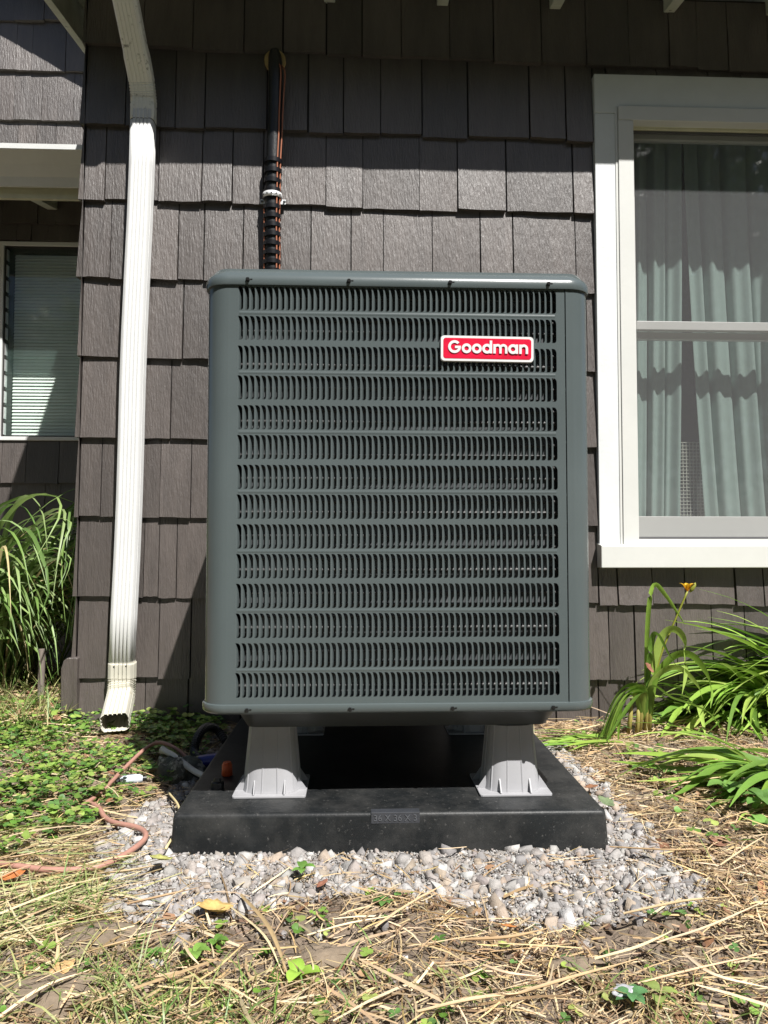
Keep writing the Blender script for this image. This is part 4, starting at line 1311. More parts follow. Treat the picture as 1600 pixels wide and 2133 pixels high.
parts += lobed(500, lambda x, y: free(x, y) & (x > .75) & (vnoise(x, y, 2.5, 61) > .1) & (y > 1.55), (.010, .022), (.01, .04), GREENC, (.7, 1.7), (1.5, 2.8))
parts += lobed(240, lambda x, y: free(x, y) & ~inpoly(x, y, GRAVEL) & (x < .75), (.007, .014), (.006, .02), GREENC, (-.9, .9), (.95, 1.5))
stuff('ground_cover', parts, m_leafy, 'small-leaved green ground cover growing along the house wall', 'ground cover')

# ---- grass blades
GR = [(.12, .22, .04), (.18, .28, .07), (.26, .33, .11), (.36, .37, .15), (.46, .40, .20)]
def grass(n, keepf, xr, yr, lens, wid, p0, p1, cols=GR, azm=None):
    x, y = scatter(n, *xr, *yr); k = keepf(x, y); x, y = x[k], y[k]; n = len(x)
    az = rng.uniform(0, 6.28, n) if azm is None else rng.normal(azm, .6, n)
    V, F, nv = blades(np.stack([x, y, gz(x, y)], 1), az, rng.uniform(*lens, n), rng.uniform(*wid, n), rng.uniform(*p0, n), rng.uniform(*p1, n), 4, roll=rng.normal(0, .4, n), bend=rng.normal(0, .3, n))
    V[:, 2] = np.maximum(V[:, 2], gz(V[:, 0], V[:, 1]) + .002)
    return V, F, np.repeat(pal(cols, n, .2), nv, 0)
lawn = lambda x, y: inpoly(x + .03*vnoise(x, y, 5, 71), y + .03*vnoise(x, y, 5, 72), LAWN) & (rng.random(len(x)) < np.clip(.6 + .7*vnoise(x, y, 2.4, 73), .1, 1))
parts = [grass(7000, lawn, (-1.0, .1), (.9, 1.65), (.03, .11), (.0014, .003), (.3, 1.2), (-.5, .5)),
         grass(800, lambda x, y: free(x, y) & ~inpoly(x, y, GRAVEL) & (y < 1.18) & (vnoise(x, y, 3, 77) > -.1), (-.6, .8), (.9, 1.2), (.03, .09), (.0015, .003), (.4, 1.3), (-.4, .6)),
         grass(420, lambda x, y: free(x, y) & (rng.random(len(x)) < np.where(inpoly(x, y, GRAVEL), .05, .5)), (-1.2, 1.5), (1.0, 2.6), (.03, .09), (.0015, .003), (.4, 1.4), (-.3, .9)),
         grass(1800, lambda x, y: outside(x, y) & (x < -1.0), (-1.9, -1.0), (2.6, 3.6), (.06, .2), (.002, .005), (.6, 1.4), (-.4, .9))]
stuff('grass', parts, m_green, 'short green grass growing through the straw', 'grass')

# ---- clods of bare earth
for px, py, sx, sy_, lab in ((215, 1955, .085, .055, 'flat mound of bare grey-brown earth at lower left'), (100, 2065, .085, .05, 'mound of bare earth near the lower left corner'),
                        (680, 1995, .060, .035, 'low flat lump of bare earth in the straw below the pad'), (1200, 2010, .05, .03, 'small lump of bare earth in straw at lower right')):
    c = gnd(px, py, 0)
    v, f = [], []
    n, k = 28, 9
    for j in range(k):
        t = j / (k - 1)
        for i in range(n):
            a = 2*math.pi*i/n
            wob = 1 + .18*math.sin(3*a + px) + .10*math.sin(7*a + py) + .05*math.sin(13*a)
            rad = math.sin(t * math.pi / 2) * wob
            v.append((c.x + sx*rad*math.cos(a), c.y + sy_*rad*math.sin(a), float(gz(c.x, c.y)) - .008 + .030*math.cos(t*math.pi/2)**.7 + random.uniform(-.0016, .0016)))
    for j in range(k - 1):
        for i in range(n): f.append((j*n+i, (j+1)*n+i, (j+1)*n+(i+1) % n, j*n+(i+1) % n))
    tag(mesh_obj('earth_mound', v, f, m_clod, smooth=True), lab, 'earth')

# ---- single long stalks of straw
def leaf_ribbon(name, path, width, m, parent=None, colr=None, fold=.25, n=6, taper0=.5, tip=.06, roll=0.0, base_at=None):
    pts = smoothpath(path, n); K = len(pts); v = []; f = []
    up = Vector((0, 0, 1))
    for i, p in enumerate(pts):
        t = i / (K - 1)
        d = (pts[min(i+1, K-1)] - pts[max(i-1, 0)]).normalized()
        s = d.cross(up)
        if s.length < .15: s = Vector((1, .2, 0))
        s.normalize(); nr = s.cross(d)
        s = (s * math.cos(roll) + nr * math.sin(roll)); nr = s.cross(d)
        w_ = width * .5 * (taper0 + (1 - taper0) * min(1, t * 4)) * max(tip, 1 - max(0, (t - .5) / .5) ** 1.7)
        v += [p - s * w_ + nr * w_ * fold, p, p + s * w_ + nr * w_ * fold]
    for i in range(K - 1):
        for q in (0, 1): f.append((i*3+q, i*3+q+1, (i+1)*3+q+1, (i+1)*3+q))
    cols = None if colr is None else np.tile(np.array(colr), (len(v), 1)) * np.linspace(.85, 1.1, K).repeat(3)[:, None]
    c = Vector((0, 0, 0))
    return mesh_obj(name, [p - c for p in v], f, m, parent, smooth=True, cols=cols)
stalks = [((1055, 2080), (1170, 2045), (1330, 1998), 'slanting up towards the paper scrap from its left'), ((1330, 2050), (1450, 2020), (1600, 1985), 'right of the paper scrap, reaching the right frame edge'),
          ((870, 2110), (980, 2085), (1120, 2065), 'at the bottom middle of the picture'), ((1370, 1965), (1480, 1930), (1610, 1870), 'rising to the right frame edge below the gravel tip'),
          ((500, 1865), (560, 1935), (605, 2045), 'running down to the yellow-green seedling, upper of two'), ((480, 1890), (550, 1950), (590, 2030), 'running down to the yellow-green seedling, lower of two'),
          ((640, 1950), (730, 1925), (840, 1905), 'below the small four-leaved seedling'), ((1420, 1985), (1490, 2035), (1610, 2060), 'sloping down to the lower right frame edge'),
          ((1300, 1905), (1420, 1880), (1520, 1868), 'along the lower edge of the gravel at its right tip'), ((0, 1790), (60, 1780), (130, 1762), 'above the winding cable at the left frame edge'),
          ((140, 1880), (190, 1895), (220, 1908), 'short, above the bare mound at lower left'), ((180, 1985), (250, 1965), (330, 1945), 'lying over the bare mound at lower left'),
          ((0, 2120), (90, 2060), (190, 2020), 'rising from the lower left corner'), ((960, 1960), (1060, 1955), (1140, 1935), 'above the middle of the bottom straw, under the gravel'),
          ((1270, 1765), (1400, 1772), (1470, 1768), 'right of the pad corner at the brown leaf'), ((1240, 2000), (1330, 1975), (1400, 1940), 'above the paper scrap'),
          ((200, 1822), (270, 1815), (340, 1800), 'on the gravel just left of the pad corner'), ((265, 1885), (340, 1868), (410, 1850), 'on the gravel above the large tan leaf'),
          ((380, 1960), (395, 1990), (420, 2015), 'short and upright below the large tan leaf'), ((430, 2045), (480, 2060), (560, 2105), 'sloping down left of the yellow-green seedling'),
          ((1390, 1640), (1470, 1625), (1560, 1612), 'below the daylilies at right'), ((1000, 2010), (1060, 2030), (1130, 2035), 'curved, in the straw left of the paper scrap')]
for i, (a, b, c, wh) in enumerate(stalks):
    P = [gnd(*a, .016), gnd(*b, .026), gnd(*c, .016)]
    for p in P: p.z += max(0, float(gz(p.x, p.y)))
    o = leaf_ribbon('straw_stalk', P, random.uniform(.0042, .0078), m_straw, None, pal(STRAW[:3], 1, .15)[0], fold=.9, n=5, taper0=.8, tip=.35)
    tag(o, 'long dry straw stalk ' + wh, 'straw stalk', 'long straw stalks on the soil')

# ---- single fallen leaves
def fallen(px, py, size, colr, label, z=.013, rot=None, curl=.35, cat='leaf', shape=.55):
    p = gnd(px, py, z); n = 9; v = []; f = []
    for i in range(n + 1):
        t = i / n
        w_ = size * shape * math.sin(math.pi * min(1, t * .97 + .02)) ** .8 * (1 + .16 * math.sin(t * 23 + px))
        zc = size * curl * (t - .5) ** 2 * 2
        for s in (-1, -.5, 0, .5, 1): v.append((size * (t - .5) * 1.7, w_ * s, zc + abs(s) ** 1.5 * w_ * curl * .9 + .04*size*math.sin(t*9+s*3)))
    for i in range(n):
        for q in range(4): f.append((i*5+q, (i+1)*5+q, (i+1)*5+q+1, i*5+q+1))
    o = mesh_obj('fallen_leaf', v, f, m_dead, smooth=True, cols=np.tile(np.array(colr), (len(v), 1)), loc=p)
    o.rotation_euler = (random.uniform(-.3, .3), random.uniform(-.3, .3), random.uniform(0, 6.3) if rot is None else rot)
    so = o.modifiers.new('thickness', 'SOLIDIFY'); so.thickness = .0006
    return tag(o, label, cat)
fallen(28, 1826, .026, (.50, .17, .05), 'orange-brown curled leaf at the far left edge on the straw', rot=.3)
fallen(445, 1897, .040, (.52, .36, .13), 'large tan curled leaf on the gravel below the left pad corner', rot=.5, curl=.5)
fallen(672, 1842, .018, (.30, .13, .08), 'reddish brown crumpled leaf on the gravel below the pad', rot=1)
fallen(1232, 1640, .022, (.26, .12, .06), 'brown leaf against the right edge of the pad', rot=.2, z=.025)
fallen(1262, 1672, .030, (.15, .20, .10), 'dull green leaf lying at the right edge of the pad', rot=2, z=.025)
fallen(1495, 1757, .034, (.24, .12, .075), 'large brown leaf in the litter at right', rot=.8)
fallen(1428, 1632, .026, (.28, .16, .10), 'narrow brown leaf below the lily leaves', rot=2.2, shape=.3)
fallen(335, 1790, .028, (.42, .42, .14), 'yellow-green leaf leaning on the left foot of the pad', rot=.6, z=.03)
fallen(235, 1668, .024, (.28, .12, .06), 'reddish brown leaf on the ground cover left of the pad', rot=.4)
fallen(232, 1612, .018, (.26, .12, .07), 'small brown leaf beside the pink wire', rot=1.2, z=.03)
fallen(160, 1915, .016, (.45, .18, .08), 'small rusty leaf in the straw at lower left', rot=.1, shape=.4)
fallen(1060, 1930, .016, (.50, .20, .06), 'small orange leaf flake in the straw below the pad', rot=.1, shape=.4)
fallen(1230, 1785, .018, (.42, .24, .10), 'tan leaf flake on the gravel at the right pad corner', rot=.9, shape=.4)
fallen(128, 2022, .026, (.50, .32, .14), 'crumpled tan leaf near the lower left corner', rot=.9, shape=.5)
fallen(1298, 2065, .020, (.42, .42, .44), 'pale grey scrap of paper on the straw at lower right', rot=.2, cat='paper scrap', shape=.6, curl=.2)
fallen(270, 1732, .016, (.50, .30, .10), 'small amber leaf on the gravel left of the pad', rot=.3)

# ---- small weeds
def weed(px, py, leaves, size, colr, label, h=.03, rise=.5):
    b = gnd(px, py, 0); b.z = float(gz(b.x, b.y))
    w_ = empty('weed', b, label, 'weed')
    MB().tube([b, b + Vector((.002, -.002, h*.6)), b + Vector((0, 0, h))], .0012, 5).build('stem', m_bud, w_)
    for k in range(leaves):
        a = 6.283 * k / leaves + random.uniform(-.3, .3); L = size * random.uniform(.75, 1.15)
        d = Vector((math.cos(a), math.sin(a), 0))
        p0 = b + Vector((0, 0, h * random.uniform(.7, 1)))
        leaf_ribbon('leaf', [p0, p0 + d*L*.3 + Vector((0, 0, L*rise*.35)), p0 + d*L*.7 + Vector((0, 0, L*rise*.4)), p0 + d*L + Vector((0, 0, L*rise*.2))], L*.62, m_leafy, w_,
                    np.array(colr) * random.uniform(.8, 1.2), fold=.2, n=3, taper0=.15, tip=.12)
weed(632, 1834, 4, .030, (.15, .30, .06), 'small four-leaved green seedling in the gravel in front of the pad')
weed(622, 2050, 3, .034, (.30, .48, .07), 'bright yellow-green round-leaved seedling in the straw below the left riser', .02)
weed(408, 2005, 4, .026, (.20, .36, .07), 'green seedling with round leaves at lower left', .025)
weed(1315, 2092, 6, .030, (.10, .24, .09), 'dark green weed with oval leaves near the bottom right', .03)
weed(1375, 2085, 3, .030, (.28, .36, .10), 'yellowing weed leaf near the bottom right', .03)
weed(450, 1975, 4, .022, (.14, .28, .05), 'tiny green weed beside long straw at lower left', .02)
weed(800, 1885, 6, .02, (.12, .24, .06), 'small low weed in the straw in front of the pad', .012)
weed(1520, 1668, 6, .055, (.16, .30, .07), 'leafy green weed at right, left one of the two by the frame edge', .045)
weed(1590, 1700, 7, .055, (.13, .26, .06), 'leafy green weed cut by the right frame edge', .05)
weed(1590, 1740, 5, .04, (.20, .38, .08), 'bright green weed low at the right frame edge', .03)
weed(1395, 1615, 5, .026, (.16, .30, .07), 'small round-leaved weed in the litter below the lily', .02)
weed(1355, 1520, 8, .040, (.17, .30, .08), 'leafy weed growing at the foot of the flowering lily', .06)
weed(320, 1995, 5, .02, (.12, .26, .05), 'small weed in bare soil at lower left', .015)
weed(430, 1500, 7, .035, (.05, .14, .04), 'dark weed in the shadow beside the unit', .05)

# ---- daylilies at right
LILY = [(.21, .35, .05), (.28, .43, .07), (.14, .26, .04), (.34, .47, .10)]
b = gnd(1338, 1530, 0)
lily = empty('daylily', (b.x, b.y, 0), 'upright daylily with one yellow-orange flower at the right', 'daylily')
by = b.y
def lilyleaf(pts, w_, roll=0.0, c=None, root=None, dy0=0.0, dy1=-.08):
    n = len(pts); P = [at(px, py, by + dy0 + (dy1 - dy0) * i / (n - 1)) for i, (px, py) in enumerate(pts)]
    return leaf_ribbon('leaf', P, w_ * 1.05, m_green, root or lily, pal(LILY, 1, .12)[0] if c is None else c, fold=.30, n=6, taper0=.6, roll=roll)
lilyleaf([(1346, 1500), (1347, 1380), (1352, 1270), (1363, 1219), (1386, 1240), (1410, 1275), (1428, 1303)], .016, 1.0, dy1=-.03)
lilyleaf([(1350, 1500), (1362, 1400), (1378, 1332), (1402, 1312), (1424, 1335), (1428, 1400), (1421, 1446)], .030, .9)
lilyleaf([(1348, 1490), (1352, 1390), (1360, 1328), (1372, 1325), (1392, 1362), (1412, 1392)], .018, .8)
lilyleaf([(1352, 1500), (1362, 1425), (1400, 1372), (1438, 1366), (1468, 1400), (1482, 1440), (1480, 1475)], .030, .9, dy1=-.14)
lilyleaf([(1350, 1500), (1358, 1430), (1388, 1396), (1420, 1396), (1452, 1428), (1464, 1458)], .026, .8, dy1=-.10)
lilyleaf([(1344, 1500), (1338, 1440), (1310, 1438), (1288, 1462), (1262, 1518), (1232, 1568)], .036, -.6, (.24, .40, .06), dy1=-.16)
lilyleaf([(1343, 1500), (1335, 1445), (1305, 1448), (1280, 1490), (1262, 1540), (1252, 1570)], .034, -.6, (.27, .44, .07), dy1=-.12)
lilyleaf([(1340, 1500), (1325, 1450), (1298, 1460), (1291, 1500), (1288, 1552)], .024, -.5, (.23, .40, .06), dy1=-.10)
lilyleaf([(1352, 1500), (1358, 1432), (1400, 1455), (1445, 1470), (1484, 1492), (1508, 1535)], .022, .5, dy1=-.16)
lilyleaf([(1346, 1500), (1342, 1445), (1320, 1462), (1300, 1490), (1270, 1535), (1240, 1580)], .026, -.4, dy1=-.18)
for k in range(9):
    q = random.uniform(-1, 1)
    lilyleaf([(1345, 1500), (1336 + q*8, 1445 + q*12), (1306 + q*12, 1446 + q*14), (1280 + q*16, 1492 + q*12), (1258 + q*24, 1560 + random.uniform(-15, 12))], random.uniform(.018, .030), -.5 + q*.3, pal([(.27, .43, .07), (.20, .34, .05)], 1, .15)[0], dy1=-.10 - .05*random.random())
for (x0, y0, x1, y1) in ((1332, 1530, 1340, 1425), (1345, 1530, 1347, 1415), (1352, 1525, 1356, 1420), (1309, 1530, 1316, 1455), (1327, 1535, 1330, 1468)):
    MB().tube([at(x0, y0, by), at((x0+x1)/2 + 1, (y0+y1)/2, by), at(x1, y1, by)], [.0085, .0075, .005], 7).build('stalk', mat('lily_stalk', (.30, .26, .07), .6, .2, 30), lily, smooth=True)
MB().tube(smoothpath([at(1350, 1500, by), at(1372, 1380, by - .01), at(1405, 1295, by - .02), at(1432, 1232, by - .03)], 5), [.0035] * 16, 6).build('flower_stem', m_bud, lily, smooth=True)
fc = at(1432, 1232, by - .03)
fl = MB()
flo = None
for k in range(6):
    a = 6.283 * k / 6 + .3
    d = Vector((math.cos(a) * .55, math.sin(a) * .55, 1.0)).normalized()
    p = leaf_ribbon('petal', [fc, fc + d * .014, fc + d * .028 + Vector((math.cos(a), math.sin(a), 0)) * .003, fc + d * .036 + Vector((math.cos(a), math.sin(a), -.4)) * .010], .014, m_flower, lily, None, fold=.15, n=4, taper0=.4, tip=.1)
MB().tube([fc + Vector((.006, -.006, -.002)), fc + Vector((.012, -.008, .008)), fc + Vector((.020, -.010, .022)), fc + Vector((.024, -.010, .030))], [.003, .0075, .0065, .0015], 8).build('bud', m_bud, lily, smooth=True)
fallen(1352, 1392, .028, (.26, .11, .07), 'dry reddish leaf caught in the daylily stems', rot=.5, curl=.5)
lf_ = bpy.data.objects[-1] if False else [o for o in bpy.data.objects if o.get('label', '').startswith('dry reddish leaf caught')][0]
lf_.location = at(1350, 1392, by - .03)
lf_.rotation_euler = (.9, .7, .4)

def lily_mass(px, py, n, label, azr, lens, p0r, p1r, yshift=0.0, wr=(.014, .028), dark=1.0):
    b = gnd(px, py, 0)
    root = empty('daylily', (b.x, b.y, 0), label, 'daylily')
    for k in range(n):
        az = random.uniform(*azr); L = random.uniform(*lens); p0 = random.uniform(*p0r); p1 = random.uniform(*p1r)
        pos = b + Vector((random.uniform(-.10, .10), random.uniform(-.10, .08), .0)); pos.z = .005
        P = [pos.copy()]
        S = 6
        for s in range(S):
            t = (s + .5) / S
            p = p0 + (p1 - p0) * t ** .8
            pos = pos + Vector((math.cos(p)*math.cos(az + .3*t), math.cos(p)*math.sin(az + .3*t), math.sin(p))) * (L / S)
            pos.z = max(pos.z, .006 + random.uniform(0, .012))
            pos.y = min(pos.y, YW - .035)
            P.append(pos.copy())
        leaf_ribbon('leaf', P, random.uniform(*wr), m_green, root, pal(LILY, 1, .2)[0] * dark, fold=.3, n=2, taper0=.7, roll=random.uniform(-.6, .6))
    return root
lily_mass(1600, 1480, 110, 'dense sprawling daylily clump beside the right frame edge under the window', (1.7, 4.5), (.32, .68), (.3, 1.45), (-1.2, .1), wr=(.015, .027))
lily_mass(1470, 1490, 80, 'sprawling daylily clump between the flowering one and the frame edge', (-1.2, 5.0), (.22, .52), (.2, 1.35), (-1.2, .0), wr=(.013, .024))
lily_mass(1690, 1455, 60, 'tall arching daylily leaning in from beyond the right frame edge', (2.5, 3.7), (.50, .90), (.7, 1.4), (-.9, .2), wr=(.015, .027))
lily_mass(1680, 1640, 55, 'low daylily clump at the lower right frame edge', (2.2, 4.0), (.25, .50), (.2, 1.2), (-1.2, -.1), wr=(.015, .027))
lily_mass(1265, 1545, 16, 'flattened daylily leaves lying behind the right rear of the pad', (2.7, 3.7), (.18, .34), (.05, .25), (-.15, .05), wr=(.009, .016), dark=1.2)

# ---- pale thistle-like weed against the wall
tb = gnd(1525, 1480, 0); ty = tb.y
th = empty('thistle_weed', tb, 'tall pale jagged-leaved weed rising against the wall below the window', 'weed')
sp_ = smoothpath([tb, at(1512, 1400, ty), at(1532, 1310, ty), at(1543, 1250, ty), at(1546, 1212, ty)], 6)
MB().tube(sp_, [.004 - .0025 * i / (len(sp_)-1) for i in range(len(sp_))], 6).build('stem', m_bud, th, smooth=True)
for i in range(8, len(sp_)):
    for q in range(2):
        a = i * 2.4 + q * 3.1; L = random.uniform(.025, .05) * (1.15 - .5 * i / len(sp_))
        d = Vector((math.cos(a), math.sin(a) * .6, random.uniform(.1, .8)))
        p = sp_[i]
        leaf_ribbon('leaf', [p, p + d*L*.4, p + d*L*.75 + Vector((0, 0, .004)), p + d*L + Vector((0, 0, -.004))], L*.42, m_leafy, th, (.30, .42, .22), fold=.5, n=3, taper0=.3, tip=.1)

# ---- ornamental grass at the left
gb = gnd(-45, 1440, 0)
og = empty('ornamental_grass', gb, 'big clump of arching green ornamental grass at the left edge', 'grass clump')
for k in range(400):
    az = random.choice([random.uniform(-.8, .3), random.uniform(-1.2, .5), random.uniform(-2.6, 1.6)])
    L = random.uniform(.70, 1.45)
    if k % 6 == 0: L = random.uniform(1.45, 1.9)
    p0 = random.uniform(1.05, 1.52); p1 = random.uniform(-1.5, -.7)
    pos = gb + Vector((random.gauss(.02, .10), random.gauss(-.05, .12), 0)); pos.z = 0
    P = [pos.copy()]; S = 9
    for s in range(S):
        t = (s + .5) / S
        p = p0 + (p1 - p0) * t ** 1.55
        pos = pos + Vector((math.cos(p)*math.cos(az)*.8, math.cos(p)*math.sin(az)*.8, math.sin(p))) * (L / S)
        pos.z = max(pos.z, .01)
        if pos.x > XC - .05 and pos.y > YW - .06: pos.x = XC - .05 - random.uniform(0, .03)
        pos.x = min(pos.x, XC - .04 + random.uniform(-.06, .06))
        pos.y = min(pos.y, YWING - .05)
        P.append(pos.copy())
    dry = random.random() < .16
    c = pal([(.52, .44, .24)], 1, .15)[0] if dry else pal([(.17, .27, .07), (.23, .33, .11), (.12, .21, .05), (.30, .40, .17)], 1, .15)[0]
    leaf_ribbon('leaf', P, random.uniform(.011, .020), m_green, og, c, fold=.3, n=2, taper0=.5, roll=random.uniform(-.5, .5))

# ================================================================== ODDS AND ENDS
m_pipe = mat('grey_brown_pipe', (.20, .165, .145), .6, .15, 30)
sb = gnd(84, 1488, 0); yb2 = sb.y
st_ = MB().tube([Vector((sb.x, yb2, -.02)), at(86, 1420, yb2), at(88, 1352, yb2)], .0125, 14).build('stake', m_pipe, autosm=40)
tag(st_, 'thin brown-grey pipe stake standing upright in the ground cover at left', 'stake')
bo = gnd(140, 1512, 0); y3 = bo.y
x0, x1 = at(126, 1450, y3).x, at(160, 1450, y3).x
zt = at(140, 1370, y3).z
pb = [(x0, -.02), (x1, -.02), (x1, zt - .004), (x1 - .006, zt), (x0 + .02, zt - .002), (x0 + .008, zt - .012), (x0, zt - .04)]
tag(MB().prism(pb, (y3, y3 + .035), 'y').build('board', m_shingle, bevel=.003), 'short brown painted board standing at the foot of the wall corner', 'board')
m_pink = mat('pinkish_cable', (.38, .20, .155), .5, .12, 30)
def cable(name, pts, r, m, label, cat):
    P = []
    for q in pts:
        p = gnd(q[0], q[1], q[2]); P.append(p)
    return tag(MB().tube(smoothpath(P, 7), r, 8).build(name, m, smooth=True), label, cat)
cable('cable', [(150, 1690, .012), (205, 1655, .02), (255, 1605, .03), (300, 1562, .05), (332, 1547, .06), (368, 1560, .05), (400, 1590, .02)], .0055, m_pink, 'pinkish brown cable arching over the ground cover beside the pad', 'cable')
cable('cable', [(185, 1672, .012), (205, 1682, .018), (218, 1702, .016), (240, 1714, .018), (280, 1722, .022), (302, 1734, .022), (298, 1752, .018), (255, 1783, .016), (195, 1808, .014),
                (110, 1812, .014), (50, 1806, .014), (-20, 1795, .012)], .006, m_pink, 'pinkish brown cable winding across straw and gravel at left', 'cable')
cable('dry_stem', [(345, 1768, .02), (372, 1720, .03), (372, 1680, .035), (352, 1652, .02)], .0028, mat('straw_stem', (.58, .48, .26), .6), 'thin yellow dry stem leaning along the left edge of the pad', 'stem')
m_gpl = mat('light_grey_plastic', (.50, .50, .48), .45, .08, 20)
m_bpl = mat('black_plastic', (.015, .015, .017), .4, .1)
# grey bent bar with a dark underside
a, b_ = gnd(338, 1562, .05), gnd(428, 1618, .03)
bar = empty('grey_bar', gnd(385, 1600, 0), 'grey plastic offcut bar lying in the shadow left of the pad', 'plastic bar')
pth = smoothpath([a, a + (b_ - a) * .3 + Vector((0, 0, .004)), a + (b_ - a) * .7 + Vector((0, 0, -.003)), b_], 4)
MB().tube(pth, [.010] + [.0085] * (len(pth) - 2) + [.007], 8).build('shaft', m_gpl, bar, smooth=True)
MB().tube([p + Vector((.004, .004, -.012)) for p in pth], .006, 6).build('channel', m_bpl, bar, smooth=True)
MB().tube([pth[0] + Vector((-.004, -.002, .002)), pth[0] + Vector((.010, .004, -.006))], .0115, 10).build('end_cap', m_gpl, bar, smooth=True)
# dark blue bottle lying on its side
c1, c2 = gnd(410, 1588, .035), gnd(488, 1578, .055)
blu = empty('blue_tube', gnd(450, 1600, 0), 'dark blue tube lying in shadow at the left rear of the pad', 'tube')
ax = c2 - c1
MB().tube([c1 + ax*.08, c1 + ax*.1, c1 + ax*.92, c2], [.016, .0185, .0185, .016], 16).build('body', mat('dark_blue_plastic', (.015, .018, .16), .35, .08), blu, autosm=40)
MB().tube([c1 - ax*.01, c1 + ax*.079], [.0165, .0175], 16).build('cap', mat('olive_cap', (.14, .16, .09), .5, .1), blu, autosm=40)
# orange cap and black knob on the pad
oc = gnd(473, 1615, PH)
m_or = mat('orange_plastic', (.60, .09, .02), .4, .08)
cap_ = empty('orange_cap', (oc.x, oc.y, PH + .0005), 'orange plastic cap standing on the left side of the pad', 'cap')
MB().loft([[Vector((oc.x + r_*math.cos(t), oc.y + r_*math.sin(t), PH + z)) for t in (2*math.pi*k/18 for k in range(18))] for z, r_ in ((.0005, .0128), (.002, .0135), (.026, .0125), (.029, .0110))]).build('body', m_or, cap_, autosm=40)
MB().loft([[Vector((oc.x + r_*math.cos(t), oc.y + r_*math.sin(t), PH + z)) for t in (2*math.pi*k/18 for k in range(18))] for z, r_ in ((.0292, .0100), (.0325, .0095))]).build('lid', m_or, cap_, autosm=40)
kc = gnd(453, 1642, PH)
kn = empty('black_knob', (kc.x, kc.y, PH + .0005), 'small black ribbed knob on the pad beside the orange cap', 'knob')
MB().loft([[Vector((kc.x + r_*(1 + .08*(k % 2))*math.cos(t), kc.y + r_*(1 + .08*(k % 2))*math.sin(t), PH + z)) for k, t in enumerate(2*math.pi*k/24 for k in range(24))] for z, r_ in ((.0005, .014), (.014, .0138), (.016, .011))]).build('grip', m_bpl, kn, autosm=30)
MB().loft([[Vector((kc.x + r_*math.cos(t), kc.y + r_*math.sin(t), PH + z)) for t in (2*math.pi*k/14 for k in range(14))] for z, r_ in ((.0162, .009), (.024, .008))]).build('hub', m_bpl, kn, autosm=30)
# pale plastic connector
wc = gnd(275, 1625, .018)
con = empty('plastic_connector', (wc.x, wc.y, 0), 'pale grey plastic connector lying in the ground cover beside the pink cable', 'connector')
MB().tube([wc + Vector((-.028, .0, -.002)), wc + Vector((-.02, 0, 0)), wc + Vector((.018, .006, .002)), wc + Vector((.026, .008, .002))], [.009, .0125, .0125, .010], 12).build('body', mat('pale_grey_plastic', (.55, .60, .66), .35, .1), con, autosm=40)
MB().tube([wc + Vector((.0262, .008, .002)), wc + Vector((.036, .011, .002))], .0075, 10).build('plug', m_bpl, con, autosm=40)
MB().tube([wc + Vector((-.0285, .0, -.002)), wc + Vector((-.040, -.002, -.004))], .0080, 10).build('socket', m_bpl, con, autosm=40)
# crumpled cloth
m_cloth = mat('mottled_cloth', (.10, .105, .085), .9, .5, 28, .004, 40, spots=((.40, .39, .33), 22, .52, .05, .9))
cc = gnd(372, 1618, 0)
v, f = [], []
n, k = 30, 14
for j in range(k):
    t = j / (k - 1)
    for i in range(n):
        a = 2*math.pi*i/n
        w1 = 1 + .22*math.sin(3*a + 1) + .12*math.sin(5*a + 4*t)
        rd = math.sin(t*math.pi/2)**.8 * w1
        fold_ = .010*math.sin(a*4 + t*7) + .007*math.sin(a*9 - t*5)
        v.append((cc.x + .075*rd*math.cos(a), cc.y + .05*rd*math.sin(a), -.004 + .055*math.cos(t*math.pi/2) + fold_*math.sin(t*math.pi)))
for j in range(k - 1):
    for i in range(n): f.append((j*n+i, (j+1)*n+i, (j+1)*n+(i+1) % n, j*n+(i+1) % n))
tag(mesh_obj('cloth', v, f, m_cloth, smooth=True), 'crumpled mottled dark cloth on the ground left of the pad', 'cloth')
# black corrugated hose
hp = smoothpath([gnd(470, 1545, .02), gnd(452, 1520, .05), gnd(430, 1515, .07), gnd(412, 1535, .06), gnd(405, 1565, .03), gnd(420, 1585, .02)], 14)
tag(MB().tube(hp, [.014 if i % 2 else .0115 for i in range(len(hp))], 10).build('hose', m_bpl), 'black corrugated hose curled in the shadow behind the blue tube', 'hose')

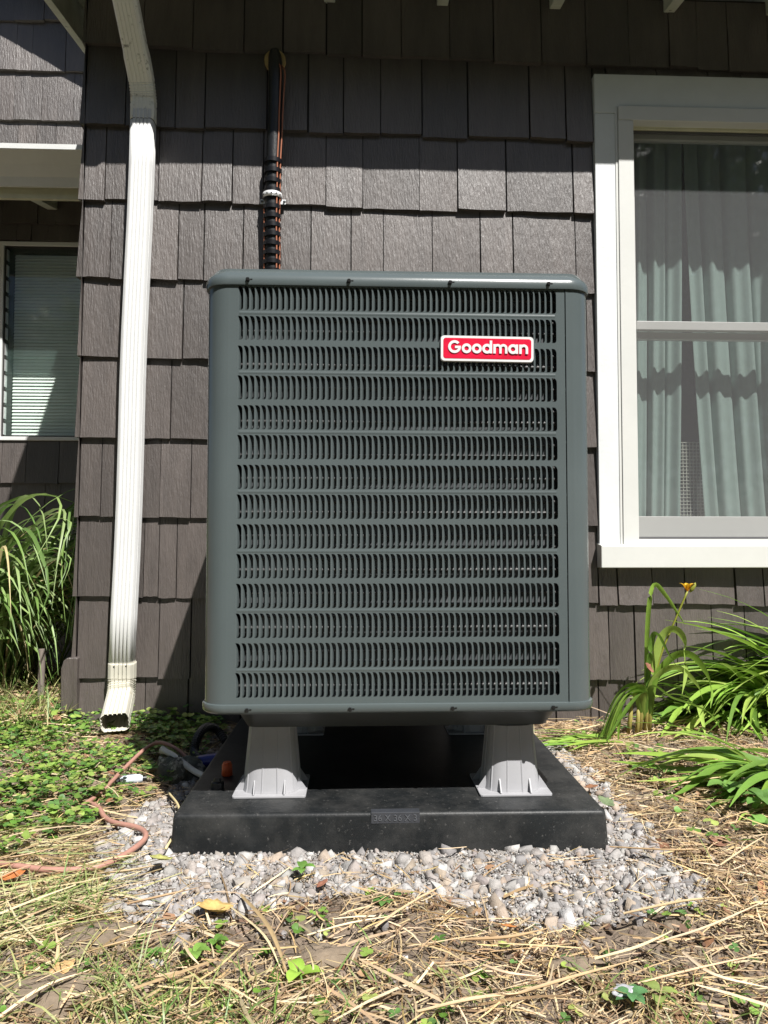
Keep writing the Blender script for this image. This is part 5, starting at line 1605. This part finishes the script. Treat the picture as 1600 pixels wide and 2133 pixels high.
# ================================================================== TREES BEHIND THE VIEWER (they show in the window glass and shut out the low sky)
m_bark = mat('bark', (.10, .075, .055), .9, .3, 8, .01, 20, (1, 1, .3))
m_crown = mat('tree_leaves', (.07, .12, .03), .55, .3, 3, trans=.25, attr='Col')
def crown_mesh(seed):
    r = np.random.default_rng(seed)
    nb = 46
    c = r.normal(size=(nb, 3)); c /= np.linalg.norm(c, axis=1)[:, None]
    c *= (r.uniform(.25, 1, nb) ** .5)[:, None] * np.array([2.6, 2.6, 3.2]); c[:, 2] += 5.4
    n = 9000
    ci_ = r.integers(0, nb, n)
    p = c[ci_] + r.normal(size=(n, 3)) * .52
    s = r.uniform(.10, .22, n)
    q = r.normal(size=(n, 3)); q /= np.linalg.norm(q, axis=1)[:, None]
    e = np.cross(q, r.normal(size=(n, 3))); e /= np.linalg.norm(e, axis=1)[:, None]; g = np.cross(q, e)
    V = np.stack([p - e*s[:, None], p - g*(s*.5)[:, None], p + e*s[:, None], p + g*(s*.5)[:, None]], 1).reshape(-1, 3)
    F = np.arange(4*n).reshape(-1, 4)
    cl = np.array([(.06, .11, .025), (.09, .15, .035), (.045, .085, .02)])[r.integers(0, 3, n)]
    return V, F, np.repeat(cl, 4, 0)
def make_tree(seed):
    t = empty('garden_tree', (0, 0, 0))
    m = MB()
    m.tube([(0, 0, -.1), (.05, 0, 1.2), (0, .08, 2.6), (.1, 0, 4.5), (0, 0, 6.5)], [.26, .2, .17, .11, .04], 10)
    for k in range(6):
        a = k * 1.1 + seed; z = 2.4 + k * .5
        m.tube([(0, 0, z), (math.cos(a)*.9, math.sin(a)*.9, z + .8), (math.cos(a)*1.9, math.sin(a)*1.9, z + 1.5)], [.09, .06, .02], 7)
    m.build('trunk', m_bark, t, smooth=True)
    V, F, C = crown_mesh(seed); np_mesh('crown', V, F, m_crown, t, cols=C)
    return t
tp = [make_tree(5), make_tree(9)]
for i, (x, y, s) in enumerate(((-1.8, -7.6, 1.0), (2.2, -7.9, 1.0), (-5.8, -7.4, 1.0), (6.4, -8.6, 1.0), (-9.0, -4.5, 1.0), (11.5, -6.0, 1.0), (-9.6, 0.3, 1.0), (0.2, -11.5, 1.2), (-4, -12, 1.2), (5, -12.5, 1.2), (10.5, -.5, .9))):
    t = tp[i] if i < 2 else copy_tree(tp[i % 2])
    t.location = (x, y, -.02); t.rotation_euler.z = i * 1.7; t.scale = (s, s, s)
    tag(t, 'leafy garden tree standing behind the viewer', 'tree', 'garden trees behind the viewer')
scene.cycles.max_bounces = 8
scene.cycles.transparent_max_bounces = 12
